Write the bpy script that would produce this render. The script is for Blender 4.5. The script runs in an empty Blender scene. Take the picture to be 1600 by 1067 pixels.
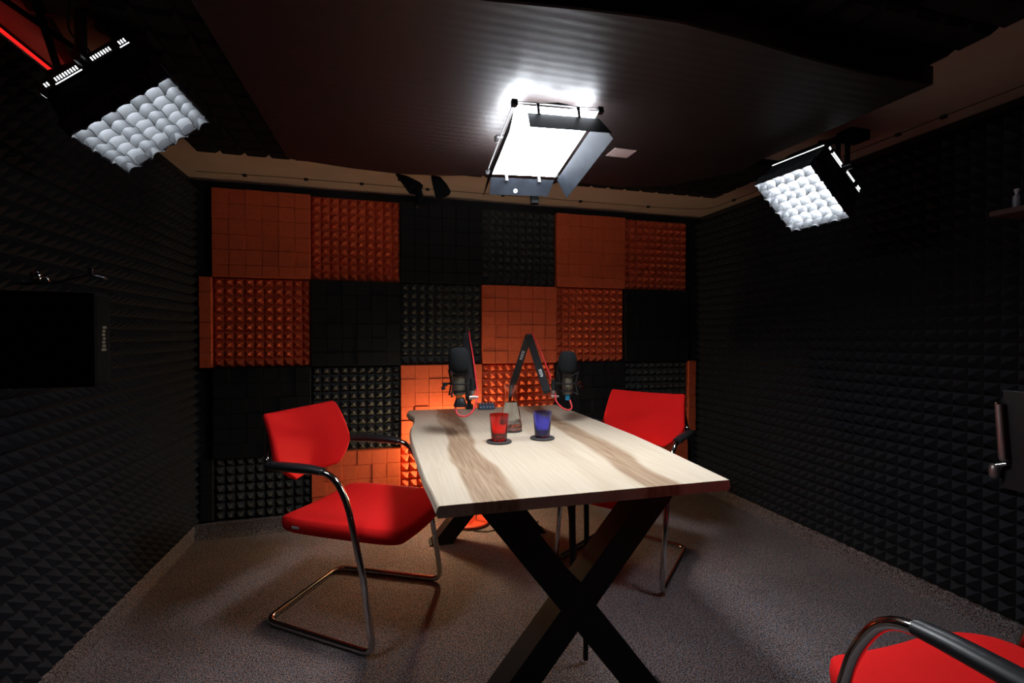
import bpy, bmesh, math, random
from mathutils import Vector, Matrix

random.seed(7)
PI = math.pi
C = bpy.context.scene.collection
SC = bpy.context.scene

# ------------------------------------------------------------------ camera
cam_d = bpy.data.cameras.new('camera')
cam = bpy.data.objects.new('camera', cam_d)
C.objects.link(cam)
cam.location = (0.0, 0.0, 1.196)
cam.rotation_euler = (PI / 2 - 0.0114, -0.0002, -0.2657)
cam_d.sensor_width = 36.0
cam_d.lens = 731.4 / 1600 * 36.0
cam_d.clip_start = 0.02
cam_d.clip_end = 50
SC.camera = cam

# ------------------------------------------------------------------ world and exposure
w = bpy.data.worlds.new('world')
SC.world = w
w.use_nodes = True
w.node_tree.nodes['Background'].inputs[0].default_value = (0.5, 0.45, 0.5, 1)
w.node_tree.nodes['Background'].inputs[1].default_value = 0.0005
SC.view_settings.view_transform = 'Standard'
SC.view_settings.look = 'None'
SC.view_settings.gamma = 1.0
SC.view_settings.use_curve_mapping = False
SC.view_settings.exposure = 0.0

# light given off by the lamps of the room
E_CENTER = 58.0        # panel with barn doors under the ceiling board
E_LEFT = 48.0          # left softbox panel
E_RIGHT = 95.0         # right softbox panel
E_RIM = 75.0
E_LED = 0.95            # red strip on the left wall
E_BULB = 320.0          # warm bulb behind the table

# ------------------------------------------------------------------ materials
def mat(name, col, rough=0.6, metal=0.0, emit=None, estr=0.0, trans=0.0, ior=1.45,
        noise=None, bump=None, coat=0.0, spec=None):
    m = bpy.data.materials.new(name)
    m.use_nodes = True
    nt = m.node_tree
    b = nt.nodes['Principled BSDF']
    b.inputs['Base Color'].default_value = (*col, 1)
    b.inputs['Roughness'].default_value = rough
    b.inputs['Metallic'].default_value = metal
    b.inputs['Transmission Weight'].default_value = trans
    b.inputs['IOR'].default_value = ior
    b.inputs['Coat Weight'].default_value = coat
    if spec is not None:
        b.inputs['Specular IOR Level'].default_value = spec
    if emit:
        b.inputs['Emission Color'].default_value = (*emit, 1)
        b.inputs['Emission Strength'].default_value = estr
    if noise or bump:
        tc = nt.nodes.new('ShaderNodeTexCoord')
    if noise:   # (scale, amount)
        n = nt.nodes.new('ShaderNodeTexNoise')
        n.inputs['Scale'].default_value = noise[0]
        n.inputs['Detail'].default_value = 4
        nt.links.new(tc.outputs['Object'], n.inputs['Vector'])
        r = nt.nodes.new('ShaderNodeMapRange')
        r.inputs['From Min'].default_value = 0.3
        r.inputs['From Max'].default_value = 0.7
        r.inputs['To Min'].default_value = 1 - noise[1]
        r.inputs['To Max'].default_value = 1 + noise[1]
        nt.links.new(n.outputs['Fac'], r.inputs['Value'])
        mx = nt.nodes.new('ShaderNodeMix')
        mx.data_type = 'RGBA'
        mx.blend_type = 'MULTIPLY'
        mx.inputs['Factor'].default_value = 1
        mx.inputs['A'].default_value = (*col, 1)
        cc = nt.nodes.new('ShaderNodeCombineColor')
        for k in range(3):
            nt.links.new(r.outputs['Result'], cc.inputs[k])
        nt.links.new(cc.outputs[0], mx.inputs['B'])
        nt.links.new(mx.outputs['Result'], b.inputs['Base Color'])
    if bump:    # (scale, strength, distance)
        n2 = nt.nodes.new('ShaderNodeTexNoise')
        n2.inputs['Scale'].default_value = bump[0]
        n2.inputs['Detail'].default_value = 3
        nt.links.new(tc.outputs['Object'], n2.inputs['Vector'])
        bp = nt.nodes.new('ShaderNodeBump')
        bp.inputs['Strength'].default_value = bump[1]
        bp.inputs['Distance'].default_value = bump[2]
        nt.links.new(n2.outputs['Fac'], bp.inputs['Height'])
        nt.links.new(bp.outputs['Normal'], b.inputs['Normal'])
    return m

M = {}
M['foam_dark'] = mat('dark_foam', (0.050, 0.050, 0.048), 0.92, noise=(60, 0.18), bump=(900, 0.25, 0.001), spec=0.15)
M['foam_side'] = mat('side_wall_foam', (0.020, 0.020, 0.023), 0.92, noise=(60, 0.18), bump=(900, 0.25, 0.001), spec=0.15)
M['foam_black'] = mat('black_foam', (0.013, 0.013, 0.014), 0.92, noise=(60, 0.18), bump=(900, 0.25, 0.001), spec=0.15)
M['foam_orange'] = mat('orange_foam', (0.62, 0.108, 0.042), 0.9, noise=(40, 0.08), bump=(900, 0.25, 0.001), spec=0.15)
M['wall'] = mat('wall_paint', (0.02, 0.019, 0.019), 0.9, noise=(8, 0.2), spec=0.2)
M['beige'] = mat('beige_ceiling', (0.37, 0.285, 0.235), 0.85, noise=(5, 0.06), bump=(180, 0.15, 0.001), spec=0.2)
M['fabric_red'] = mat('red_fabric', (0.74, 0.010, 0.010), 0.9, noise=(350, 0.06), bump=(1400, 0.2, 0.0006), spec=0.2)
M['chrome'] = mat('chrome', (0.55, 0.54, 0.53), 0.12, 1.0)
M['black_plastic'] = mat('black_plastic', (0.015, 0.015, 0.017), 0.38, noise=(60, 0.1))
M['black_metal'] = mat('black_metal', (0.014, 0.013, 0.013), 0.5, noise=(30, 0.15), spec=0.3)
M['leg_metal'] = mat('leg_black_steel', (0.006, 0.005, 0.005), 0.6, noise=(30, 0.2), spec=0.3)
M['black_fabric'] = mat('black_fabric', (0.022, 0.023, 0.026), 0.85, bump=(700, 0.3, 0.001), spec=0.15)
M['crate_fabric'] = mat('crate_fabric', (0.040, 0.043, 0.048), 0.7, bump=(500, 0.3, 0.001), spec=0.3)
M['door_metal'] = mat('barn_door_metal', (0.010, 0.012, 0.016), 0.55, noise=(25, 0.25), spec=0.12)
M['equip'] = mat('equipment_cloth', (0.006, 0.006, 0.006), 0.9, spec=0.05)
M['rubber'] = mat('rubber', (0.015, 0.015, 0.015), 0.8)
M['emit_center'] = mat('center_diffuser', (0.8, 0.8, 0.8), 0.6, emit=(0.90, 0.95, 1.0), estr=E_CENTER)
M['emit_rim'] = mat('center_rim_glow', (0.8, 0.8, 0.8), 0.6, emit=(0.86, 0.92, 1.0), estr=E_RIM)
M['emit_left'] = mat('left_diffuser', (0.8, 0.8, 0.8), 0.6, emit=(0.90, 0.95, 1.0), estr=E_LEFT)
M['emit_right'] = mat('right_diffuser', (0.8, 0.8, 0.8), 0.6, emit=(0.90, 0.95, 1.0), estr=E_RIGHT)
M['emit_slot'] = mat('vent_glow', (0.8, 0.8, 0.8), 0.6, emit=(0.92, 0.96, 1.0), estr=2.5)
M['emit_led'] = mat('red_led', (0.8, 0.1, 0.05), 0.6, emit=(1.0, 0.018, 0.016), estr=E_LED)
M['emit_bulb'] = mat('warm_bulb', (0.9, 0.8, 0.6), 0.6, emit=(1.0, 0.76, 0.42), estr=E_BULB)
M['lamp_base'] = mat('orange_red_lacquer', (0.75, 0.09, 0.04), 0.35)
M['glass'] = mat('clear_glass', (0.97, 0.98, 0.97), 0.01, trans=1.0, ior=1.45)
M['water'] = mat('water', (0.95, 0.96, 0.96), 0.0, trans=1.0, ior=1.33)
M['red_glass'] = mat('red_translucent', (0.98, 0.05, 0.03), 0.01, trans=1.0, ior=1.45)
M['blue_glass'] = mat('blue_translucent', (0.26, 0.26, 0.94), 0.01, trans=1.0, ior=1.45)
M['coaster'] = mat('coaster_felt', (0.045, 0.038, 0.036), 0.9, noise=(90, 0.2))
M['windscreen'] = mat('windscreen_foam', (0.010, 0.011, 0.012), 0.95, bump=(900, 0.5, 0.001), spec=0.15)
M['mic_body'] = mat('mic_body', (0.17, 0.155, 0.12), 0.4, 0.5, noise=(30, 0.1))
M['red_cable'] = mat('red_cable', (0.62, 0.03, 0.04), 0.45)
M['blue_tape'] = mat('blue_tape', (0.02, 0.28, 0.55), 0.5)
M['orange_tape'] = mat('orange_ring', (0.7, 0.22, 0.03), 0.5)
M['white_print'] = mat('white_print', (0.75, 0.75, 0.75), 0.6)
M['dim_print'] = mat('grey_print', (0.13, 0.12, 0.09), 0.6)
M['grey_label'] = mat('grey_label', (0.35, 0.36, 0.38), 0.5)
M['paper'] = mat('sticker_paper', (0.50, 0.38, 0.36), 0.8)
M['grey_plate'] = mat('grey_plate', (0.40, 0.41, 0.45), 0.6, noise=(9, 0.35))
M['brown_shelf'] = mat('brown_shelf', (0.07, 0.028, 0.02), 0.7)
M['steel'] = mat('satin_steel', (0.42, 0.36, 0.35), 0.38, 0.9)
M['bottle'] = mat('bottle_plastic', (0.22, 0.225, 0.26), 0.4)
M['screen'] = mat('mixer_screen', (0.03, 0.04, 0.06), 0.2, emit=(0.3, 0.5, 1.0), estr=0.05)

def node_mat(name, rough, spec=0.3):
    m = bpy.data.materials.new(name)
    m.use_nodes = True
    nt = m.node_tree
    b = nt.nodes['Principled BSDF']
    b.inputs['Roughness'].default_value = rough
    b.inputs['Specular IOR Level'].default_value = spec
    return m, nt, b

def N(nt, t, **kw):
    n = nt.nodes.new(t)
    for k, v in kw.items():
        if k in n.inputs:
            n.inputs[k].default_value = v
        else:
            setattr(n, k, v)
    return n

# carpet: ribbed cord with flecks
m, nt, b = node_mat('carpet', 0.95, 0.1)
tc = N(nt, 'ShaderNodeTexCoord')
cmap = N(nt, 'ShaderNodeMapping')
cmap.inputs['Location'].default_value = (0.371, 0.113, 0.4137)
nt.links.new(tc.outputs['Object'], cmap.inputs[0])
n1 = N(nt, 'ShaderNodeTexNoise', Scale=210.0, Detail=2.0)
n2 = N(nt, 'ShaderNodeTexNoise', Scale=2.2, Detail=3.0)
n3 = N(nt, 'ShaderNodeTexNoise', Scale=120.0, Detail=1.0)
wv = N(nt, 'ShaderNodeTexWave', Scale=42.0, Distortion=1.2)
wv.inputs['Detail Scale'].default_value = 30
for n in (n1, n2, n3, wv):
    nt.links.new(cmap.outputs[0], n.inputs['Vector'])
cr = N(nt, 'ShaderNodeValToRGB')
cr.color_ramp.elements[0].position = 0.36
cr.color_ramp.elements[0].color = (0.020, 0.017, 0.017, 1)
cr.color_ramp.elements[1].position = 0.64
cr.color_ramp.elements[1].color = (0.37, 0.315, 0.30, 1)
nt.links.new(n1.outputs['Fac'], cr.inputs['Fac'])
cr2 = N(nt, 'ShaderNodeValToRGB')
cr2.color_ramp.elements[0].position = 0.4
cr2.color_ramp.elements[0].color = (0.85, 0.95, 1.1, 1)
cr2.color_ramp.elements[1].position = 0.6
cr2.color_ramp.elements[1].color = (1.15, 0.95, 0.9, 1)
nt.links.new(n3.outputs['Fac'], cr2.inputs['Fac'])
mx = N(nt, 'ShaderNodeMix', data_type='RGBA', blend_type='MULTIPLY')
mx.inputs['Factor'].default_value = 1
nt.links.new(cr.outputs[0], mx.inputs['A'])
nt.links.new(cr2.outputs[0], mx.inputs['B'])
mr = N(nt, 'ShaderNodeMapRange')
mr.inputs['From Min'].default_value = 0.3
mr.inputs['From Max'].default_value = 0.7
mr.inputs['To Min'].default_value = 0.85
mr.inputs['To Max'].default_value = 1.12
nt.links.new(n2.outputs['Fac'], mr.inputs['Value'])
cc = N(nt, 'ShaderNodeCombineColor')
for k in range(3):
    nt.links.new(mr.outputs['Result'], cc.inputs[k])
mx2 = N(nt, 'ShaderNodeMix', data_type='RGBA', blend_type='MULTIPLY')
mx2.inputs['Factor'].default_value = 1
nt.links.new(mx.outputs['Result'], mx2.inputs['A'])
nt.links.new(cc.outputs[0], mx2.inputs['B'])
nt.links.new(mx2.outputs['Result'], b.inputs['Base Color'])
ad = N(nt, 'ShaderNodeMath', operation='ADD')
nt.links.new(n1.outputs['Fac'], ad.inputs[0])
nt.links.new(wv.outputs['Fac'], ad.inputs[1])
bp = N(nt, 'ShaderNodeBump', Strength=0.6, Distance=0.003)
nt.links.new(ad.outputs[0], bp.inputs['Height'])
nt.links.new(bp.outputs['Normal'], b.inputs['Normal'])
M['carpet'] = m
me_ = m.copy(); me_.name = 'carpet_painted_shade'; M['carpet_shaded'] = me_  # same carpet for the skirting, with shade painted into a darker ramp
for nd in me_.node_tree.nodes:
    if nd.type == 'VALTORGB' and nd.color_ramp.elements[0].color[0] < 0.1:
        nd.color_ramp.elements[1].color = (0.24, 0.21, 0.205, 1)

# ash wood with brown heartwood bands running along the table (object Y)
m, nt, b = node_mat('ash_wood', 0.55, 0.3)
tc = N(nt, 'ShaderNodeTexCoord')
sp = N(nt, 'ShaderNodeSeparateXYZ')
nt.links.new(tc.outputs['Object'], sp.inputs[0])
def math2(op, a, bb=None, clamp=False):
    n = N(nt, 'ShaderNodeMath', operation=op)
    n.use_clamp = clamp
    for i, v in enumerate((a, bb)):
        if v is None:
            continue
        if isinstance(v, (int, float)):
            n.inputs[i].default_value = v
        else:
            nt.links.new(v, n.inputs[i])
    return n.outputs[0]
mpw = N(nt, 'ShaderNodeMapping')
mpw.inputs['Scale'].default_value = (2.5, 2.2, 1)
nt.links.new(tc.outputs['Object'], mpw.inputs[0])
nw = N(nt, 'ShaderNodeTexNoise', Scale=1.1, Detail=1.2)
nt.links.new(mpw.outputs[0], nw.inputs['Vector'])
warp = math2('MULTIPLY', math2('SUBTRACT', nw.outputs['Fac'], 0.5), 0.13)
xw = math2('ADD', sp.outputs[0], warp)
def band(c0, slope, half, soft):
    cen = math2('ADD', math2('MULTIPLY', sp.outputs[1], slope), c0)
    d = math2('ABSOLUTE', math2('SUBTRACT', xw, cen))
    r = N(nt, 'ShaderNodeMapRange', interpolation_type='SMOOTHSTEP')
    r.inputs['From Min'].default_value = half - soft
    r.inputs['From Max'].default_value = half + soft
    r.inputs['To Min'].default_value = 1
    r.inputs['To Max'].default_value = 0
    nt.links.new(d, r.inputs['Value'])
    return r.outputs[0]
# the table object sits at its own corner: object x 0..0.95, y 0..1.72
b1 = band(0.165, 0.030, 0.062, 0.010)
b2 = band(0.700, 0.050, 0.062, 0.018)
b3 = math2('MULTIPLY', band(0.52, 0.02, 0.040, 0.035), 0.28)
bands = math2('MAXIMUM', math2('MAXIMUM', b1, b2), b3)
mp = N(nt, 'ShaderNodeMapping')
mp.inputs['Scale'].default_value = (34, 1.6, 10)
nt.links.new(tc.outputs['Object'], mp.inputs[0])
ng = N(nt, 'ShaderNodeTexNoise', Scale=2.2, Detail=6.0, Distortion=0.9)
nt.links.new(mp.outputs[0], ng.inputs['Vector'])
crp = N(nt, 'ShaderNodeValToRGB')
crp.color_ramp.elements[0].position = 0.35
crp.color_ramp.elements[0].color = (0.50, 0.405, 0.30, 1)
crp.color_ramp.elements[1].position = 0.6
crp.color_ramp.elements[1].color = (0.545, 0.455, 0.35, 1)
nt.links.new(ng.outputs['Fac'], crp.inputs['Fac'])
crb = N(nt, 'ShaderNodeValToRGB')
crb.color_ramp.elements[0].position = 0.36
crb.color_ramp.elements[0].color = (0.25, 0.155, 0.095, 1)
crb.color_ramp.elements[1].position = 0.66
crb.color_ramp.elements[1].color = (0.40, 0.285, 0.185, 1)
nt.links.new(ng.outputs['Fac'], crb.inputs['Fac'])
mxw = N(nt, 'ShaderNodeMix', data_type='RGBA')
nt.links.new(bands, mxw.inputs['Factor'])
nt.links.new(crp.outputs[0], mxw.inputs['A'])
nt.links.new(crb.outputs[0], mxw.inputs['B'])
nt.links.new(mxw.outputs['Result'], b.inputs['Base Color'])
bp = N(nt, 'ShaderNodeBump', Strength=0.12, Distance=0.002)
nt.links.new(ng.outputs['Fac'], bp.inputs['Height'])
nt.links.new(bp.outputs['Normal'], b.inputs['Normal'])
M['ash'] = m

# dark board with long fine ridges
m, nt, b = node_mat('dark_board', 0.5, 0.5)
tc = N(nt, 'ShaderNodeTexCoord')
mp = N(nt, 'ShaderNodeMapping')
mp.inputs['Scale'].default_value = (0.25, 1.0, 1.0)
nt.links.new(tc.outputs['Object'], mp.inputs[0])
wv = N(nt, 'ShaderNodeTexWave', Scale=9.0, Distortion=1.6, bands_direction='Y')
wv.inputs['Detail'].default_value = 2
wv.inputs['Detail Scale'].default_value = 1.5
nt.links.new(mp.outputs[0], wv.inputs['Vector'])
nz = N(nt, 'ShaderNodeTexNoise', Scale=420.0, Detail=2.0)
nt.links.new(tc.outputs['Object'], nz.inputs['Vector'])
b.inputs['Base Color'].default_value = (0.013, 0.0085, 0.008, 1)
bp = N(nt, 'ShaderNodeBump', Strength=0.14, Distance=0.0028)
nt.links.new(wv.outputs['Fac'], bp.inputs['Height'])
bp2 = N(nt, 'ShaderNodeBump', Strength=0.35, Distance=0.0008)
nt.links.new(nz.outputs['Fac'], bp2.inputs['Height'])
nt.links.new(bp.outputs['Normal'], bp2.inputs['Normal'])
nt.links.new(bp2.outputs['Normal'], b.inputs['Normal'])
M['board'] = m

# ------------------------------------------------------------------ helpers
def obj(name, bm, m, parent=None, smooth=False, auto=None):
    if isinstance(bm, bpy.types.Mesh):
        me = bm
    else:
        me = bpy.data.meshes.new(name)
        bm.normal_update()
        bm.to_mesh(me)
        bm.free()
        if m:
            me.materials.append(m)
        if smooth:
            for p in me.polygons:
                p.use_smooth = True
            if auto:
                me.set_sharp_from_angle(angle=math.radians(auto))
    o = bpy.data.objects.new(name, me)
    C.objects.link(o)
    if parent:
        o.parent = parent
    return o

def tag(o, label=None, cat=None, group=None, kind=None):
    if label: o['label'] = label
    if cat: o['category'] = cat
    if group: o['group'] = group
    if kind: o['kind'] = kind
    return o

def empty(name, loc, rot=None, mtx=None):
    o = bpy.data.objects.new(name, None)
    C.objects.link(o)
    o.empty_display_size = 0.05
    if mtx is not None:
        o.matrix_world = mtx
    else:
        o.location = loc
        if rot is not None:
            o.rotation_euler = rot
    return o

def struct(name, bm, m, parent=None, label=None):
    o = obj(name, bm, m, parent)
    if not parent:
        o['kind'] = 'structure'
    if label:
        o['label'] = label
    return o

def add_box(bm, x0, x1, y0, y1, z0, z1, M4=None):
    vs = [Vector((x, y, z)) for z in (z0, z1) for y in (y0, y1) for x in (x0, x1)]
    if M4 is not None:
        vs = [M4 @ v for v in vs]
    v = [bm.verts.new(p) for p in vs]
    for f in ((0, 2, 3, 1), (4, 5, 7, 6), (0, 1, 5, 4), (2, 6, 7, 3), (0, 4, 6, 2), (1, 3, 7, 5)):
        bm.faces.new([v[i] for i in f])
    return v

def bx(x0, x1, y0, y1, z0, z1, M4=None, bevel=0.0, seg=2):
    bm = bmesh.new()
    add_box(bm, x0, x1, y0, y1, z0, z1, M4)
    if bevel:
        bmesh.ops.bevel(bm, geom=list(bm.edges), offset=bevel, segments=seg, affect='EDGES', profile=0.6)
    return bm

def smooth_path(pts, r=0.04, n=6):
    """polyline with rounded corners; pts may be (x,y,z) or (x,y,z,radius)"""
    out = []
    P = [Vector(p[:3]) for p in pts]
    R = [p[3] if len(p) > 3 else r for p in pts]
    out.append(P[0])
    for i in range(1, len(P) - 1):
        a, b_, c = P[i - 1], P[i], P[i + 1]
        d1 = (a - b_); d2 = (c - b_)
        rr = min(R[i], d1.length * 0.49, d2.length * 0.49)
        p0 = b_ + d1.normalized() * rr
        p2 = b_ + d2.normalized() * rr
        for k in range(n + 1):
            t = k / n
            out.append(p0 * (1 - t) ** 2 + b_ * 2 * t * (1 - t) + p2 * t * t)
    out.append(P[-1])
    return out

def catmull(pts, n=8):
    P = [Vector(p) for p in pts]
    P = [P[0] * 2 - P[1]] + P + [P[-1] * 2 - P[-2]]
    out = []
    for i in range(1, len(P) - 2):
        for k in range(n):
            t = k / n
            a, b_, c, d = P[i - 1], P[i], P[i + 1], P[i + 2]
            out.append(0.5 * ((2 * b_) + (c - a) * t + (2 * a - 5 * b_ + 4 * c - d) * t * t + (3 * b_ - a - 3 * c + d) * t ** 3))
    out.append(P[-2])
    return out

def add_tube(bm, path, r, seg=10, cap=True, sq=None, up=None):
    path = [Vector(p) for p in path]
    rings = []
    t0 = (path[1] - path[0]).normalized()
    ref = Vector(up) if up else (Vector((0, 0, 1)) if abs(t0.z) < 0.9 else Vector((1, 0, 0)))
    n = (ref - t0 * ref.dot(t0)).normalized()
    for i, p in enumerate(path):
        if i == 0: t = path[1] - path[0]
        elif i == len(path) - 1: t = path[-1] - path[-2]
        else: t = (path[i + 1] - path[i]).normalized() + (path[i] - path[i - 1]).normalized()
        t.normalize()
        n = (n - t * n.dot(t)).normalized()
        bi = t.cross(n)
        ri = r[i] if isinstance(r, (list, tuple)) else r
        ring = []
        for k in range(seg):
            a = 2 * PI * k / seg
            cx, cy = math.cos(a), math.sin(a)
            if sq:
                cx *= sq[0]; cy *= sq[1]
            ring.append(bm.verts.new(p + (n * cx + bi * cy) * ri))
        rings.append(ring)
    for a, b_ in zip(rings, rings[1:]):
        for k in range(seg):
            bm.faces.new((a[k], a[(k + 1) % seg], b_[(k + 1) % seg], b_[k]))
    if cap:
        bm.faces.new(list(reversed(rings[0])))
        bm.faces.new(rings[-1])

def tube(path, r, seg=10, **kw):
    bm = bmesh.new()
    add_tube(bm, path, r, seg, **kw)
    return bm

def add_bar(bm, a, b_, wdt, dep, up=(0, 0, 1)):
    """rectangular bar from a to b"""
    a = Vector(a); b_ = Vector(b_)
    t = (b_ - a).normalized()
    u = Vector(up)
    u = (u - t * u.dot(t)).normalized()
    s = t.cross(u)
    v = []
    for p in (a, b_):
        for sx, sy in ((-1, -1), (1, -1), (1, 1), (-1, 1)):
            v.append(bm.verts.new(p + s * sx * wdt / 2 + u * sy * dep / 2))
    for f in ((3, 2, 1, 0), (4, 5, 6, 7), (0, 1, 5, 4), (1, 2, 6, 5), (2, 3, 7, 6), (3, 0, 4, 7)):
        bm.faces.new([v[i] for i in f])

def bar(a, b_, wdt, dep, up=(0, 0, 1), bevel=0.0):
    bm = bmesh.new()
    add_bar(bm, a, b_, wdt, dep, up)
    if bevel:
        bmesh.ops.bevel(bm, geom=list(bm.edges), offset=bevel, segments=2, affect='EDGES')
    return bm

def add_lathe(bm, prof, seg=32, org=(0, 0, 0), close=False):
    """prof: list of (r,z)"""
    o = Vector(org)
    rings = []
    for r, z in prof:
        if r < 1e-6:
            rings.append([bm.verts.new(o + Vector((0, 0, z)))])
        else:
            rings.append([bm.verts.new(o + Vector((r * math.cos(2 * PI * k / seg), r * math.sin(2 * PI * k / seg), z))) for k in range(seg)])
    pairs = list(zip(rings, rings[1:]))
    if close:
        pairs.append((rings[-1], rings[0]))
    for a, b_ in pairs:
        if len(a) == 1 and len(b_) == 1: continue
        for k in range(seg):
            k2 = (k + 1) % seg
            if len(a) == 1: bm.faces.new((a[0], b_[k2], b_[k]))
            elif len(b_) == 1: bm.faces.new((a[k], a[k2], b_[0]))
            else: bm.faces.new((a[k], a[k2], b_[k2], b_[k]))

def lathe(prof, seg=32, org=(0, 0, 0), close=False):
    bm = bmesh.new()
    add_lathe(bm, prof, seg, org, close)
    bmesh.ops.recalc_face_normals(bm, faces=list(bm.faces))
    return bm

def cyl(a, b_, r, seg=16):
    return tube([a, b_], r, seg)

def prism(poly, z0, z1):
    """extruded polygon in xy, counter-clockwise"""
    bm = bmesh.new()
    lo = [bm.verts.new((x, y, z0)) for x, y in poly]
    hi = [bm.verts.new((x, y, z1)) for x, y in poly]
    bm.faces.new(list(reversed(lo)))
    bm.faces.new(hi)
    n = len(poly)
    for i in range(n):
        j = (i + 1) % n
        bm.faces.new((lo[i], lo[j], hi[j], hi[i]))
    bmesh.ops.recalc_face_normals(bm, faces=list(bm.faces))
    return bm

def text_obj(name, s, size, m, parent, mtx, extrude=0.0004):
    cu = bpy.data.curves.new(name, 'FONT')
    cu.body = s
    cu.size = size
    cu.extrude = extrude
    cu.align_x = 'CENTER'
    cu.align_y = 'CENTER'
    t = bpy.data.objects.new(name, cu)
    C.objects.link(t)
    bpy.context.view_layer.update()
    dg = bpy.context.evaluated_depsgraph_get()
    me = bpy.data.meshes.new_from_object(t.evaluated_get(dg))
    bpy.data.objects.remove(t)
    me.materials.clear()
    me.materials.append(m)
    o = bpy.data.objects.new(name, me)
    C.objects.link(o)
    o.parent = parent
    o.matrix_local = mtx
    return o

def copy_tree(o, parent=None):
    c = o.copy()
    C.objects.link(c)
    if parent:
        c.parent = parent
    for ch in list(o.children):
        copy_tree(ch, c)
    return c

# ------------------------------------------------------------------ room shell
XL, XR, YB, YF, ZC = -1.105, 2.400, 3.205, -0.90, 2.130
T = 0.5447           # foam tile
Z1 = 1.551           # line between first and second row of tiles
Z0 = 2.080           # top of the tiles
ZB = 0.079           # top of the carpet skirting

struct('floor', bx(XL - 0.1, XR + 0.1, YF - 0.1, YB + 0.1, -0.05, 0), M['carpet'], label='dark grey speckled ribbed carpet floor')
ceiling = struct('ceiling', bx(XL - 0.1, XR + 0.1, YF - 0.1, YB + 0.1, ZC, ZC + 0.05), M['beige'], label='beige ceiling half covered by dark foam tiles')
wall_back = struct('wall_back', bx(XL - 0.1, XR + 0.1, YB, YB + 0.1, 0, ZC), M['wall'], label='back wall covered in orange and black foam tiles')
wall_left = struct('wall_left', bx(XL - 0.1, XL, YF, YB, 0, ZC), M['wall'], label='left wall covered in dark pyramid foam')
wall_right = struct('wall_right', bx(XR, XR + 0.1, YF, YB, 0, ZC), M['wall'], label='right wall covered in dark pyramid foam')
struct('wall_front', bx(XL - 0.1, XR + 0.1, YF - 0.1, YF, 0, ZC), M['wall'], label='dark wall behind the camera')

def cove(L, d=0.0):
    """carpet turned up at the wall: along +x, wall at y=0, room at -y"""
    bm = bmesh.new()
    prof = [(0, 0.0), (-0.034, 0.0), (-0.026, 0.006), (-0.022, 0.016), (-0.021, 0.055), (-0.020, ZB), (0, ZB)] if d else [(0, 0.0), (-0.100 + d, 0.0), (-0.085 + d, 0.010), (-0.073 + d, 0.028), (-0.066 + d, 0.055), (-0.064 + d, ZB), (0, ZB)]
    a = [bm.verts.new((0, y, z)) for y, z in prof]
    c = [bm.verts.new((L, y, z)) for y, z in prof]
    for i in range(len(prof)):
        j = (i + 1) % len(prof)
        bm.faces.new((a[i], c[i], c[j], a[j]))
    bm.faces.new(a); bm.faces.new(list(reversed(c)))
    bmesh.ops.recalc_face_normals(bm, faces=list(bm.faces))
    return bm
s = struct('baseboard_back', cove(XR - XL), M['carpet_shaded']); s.location = (XL, YB, 0)
s = struct('baseboard_left', cove(YB - YF, 0.045), M['carpet_shaded']); s.location = (XL, YF, 0); s.rotation_euler = (0, 0, PI / 2)
s = struct('baseboard_right', cove(YB - YF, 0.045), M['carpet_shaded']); s.location = (XR, YB, 0); s.rotation_euler = (0, 0, -PI / 2)

# foam tiles: built in xy with the face towards +z
PITCH = T / 10
def pyramid_mesh(nx, ny, m, name, h=0.052, base=0.014, jitter=0.0):
    bm = bmesh.new()
    g = {}
    for i in range(nx + 1):
        for j in range(ny + 1):
            g[i, j] = bm.verts.new((i * PITCH, j * PITCH, base))
    q = 0.10
    for i in range(nx):
        for j in range(ny):
            cx, cy = (i + 0.5) * PITCH, (j + 0.5) * PITCH
            d = PITCH * q / 2
            hh = h + random.uniform(-jitter, jitter)
            tp = [bm.verts.new((cx + a * d, cy + c * d, hh)) for a, c in ((-1, -1), (1, -1), (1, 1), (-1, 1))]
            bs = [g[i, j], g[i + 1, j], g[i + 1, j + 1], g[i, j + 1]]
            for k in range(4):
                bm.faces.new((bs[k], bs[(k + 1) % 4], tp[(k + 1) % 4], tp[k]))
            bm.faces.new(tp)
    W, Hh = nx * PITCH, ny * PITCH
    lo = [bm.verts.new(p) for p in ((0, 0, 0), (W, 0, 0), (W, Hh, 0), (0, Hh, 0))]
    bm.faces.new((lo[3], lo[2], lo[1], lo[0]))
    for (c0, c1), run in (((0, 1), [(i, 0) for i in range(nx + 1)]), ((1, 2), [(nx, j) for j in range(ny + 1)]),
                          ((2, 3), [(i, ny) for i in range(nx, -1, -1)]), ((3, 0), [(0, j) for j in range(ny, -1, -1)])):
        bm.faces.new([lo[c0], lo[c1]] + [g[k] for k in reversed(run)])
    bm.normal_update()
    me = bpy.data.meshes.new(name)
    bm.to_mesh(me); bm.free()
    me.materials.append(m)
    return me

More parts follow.
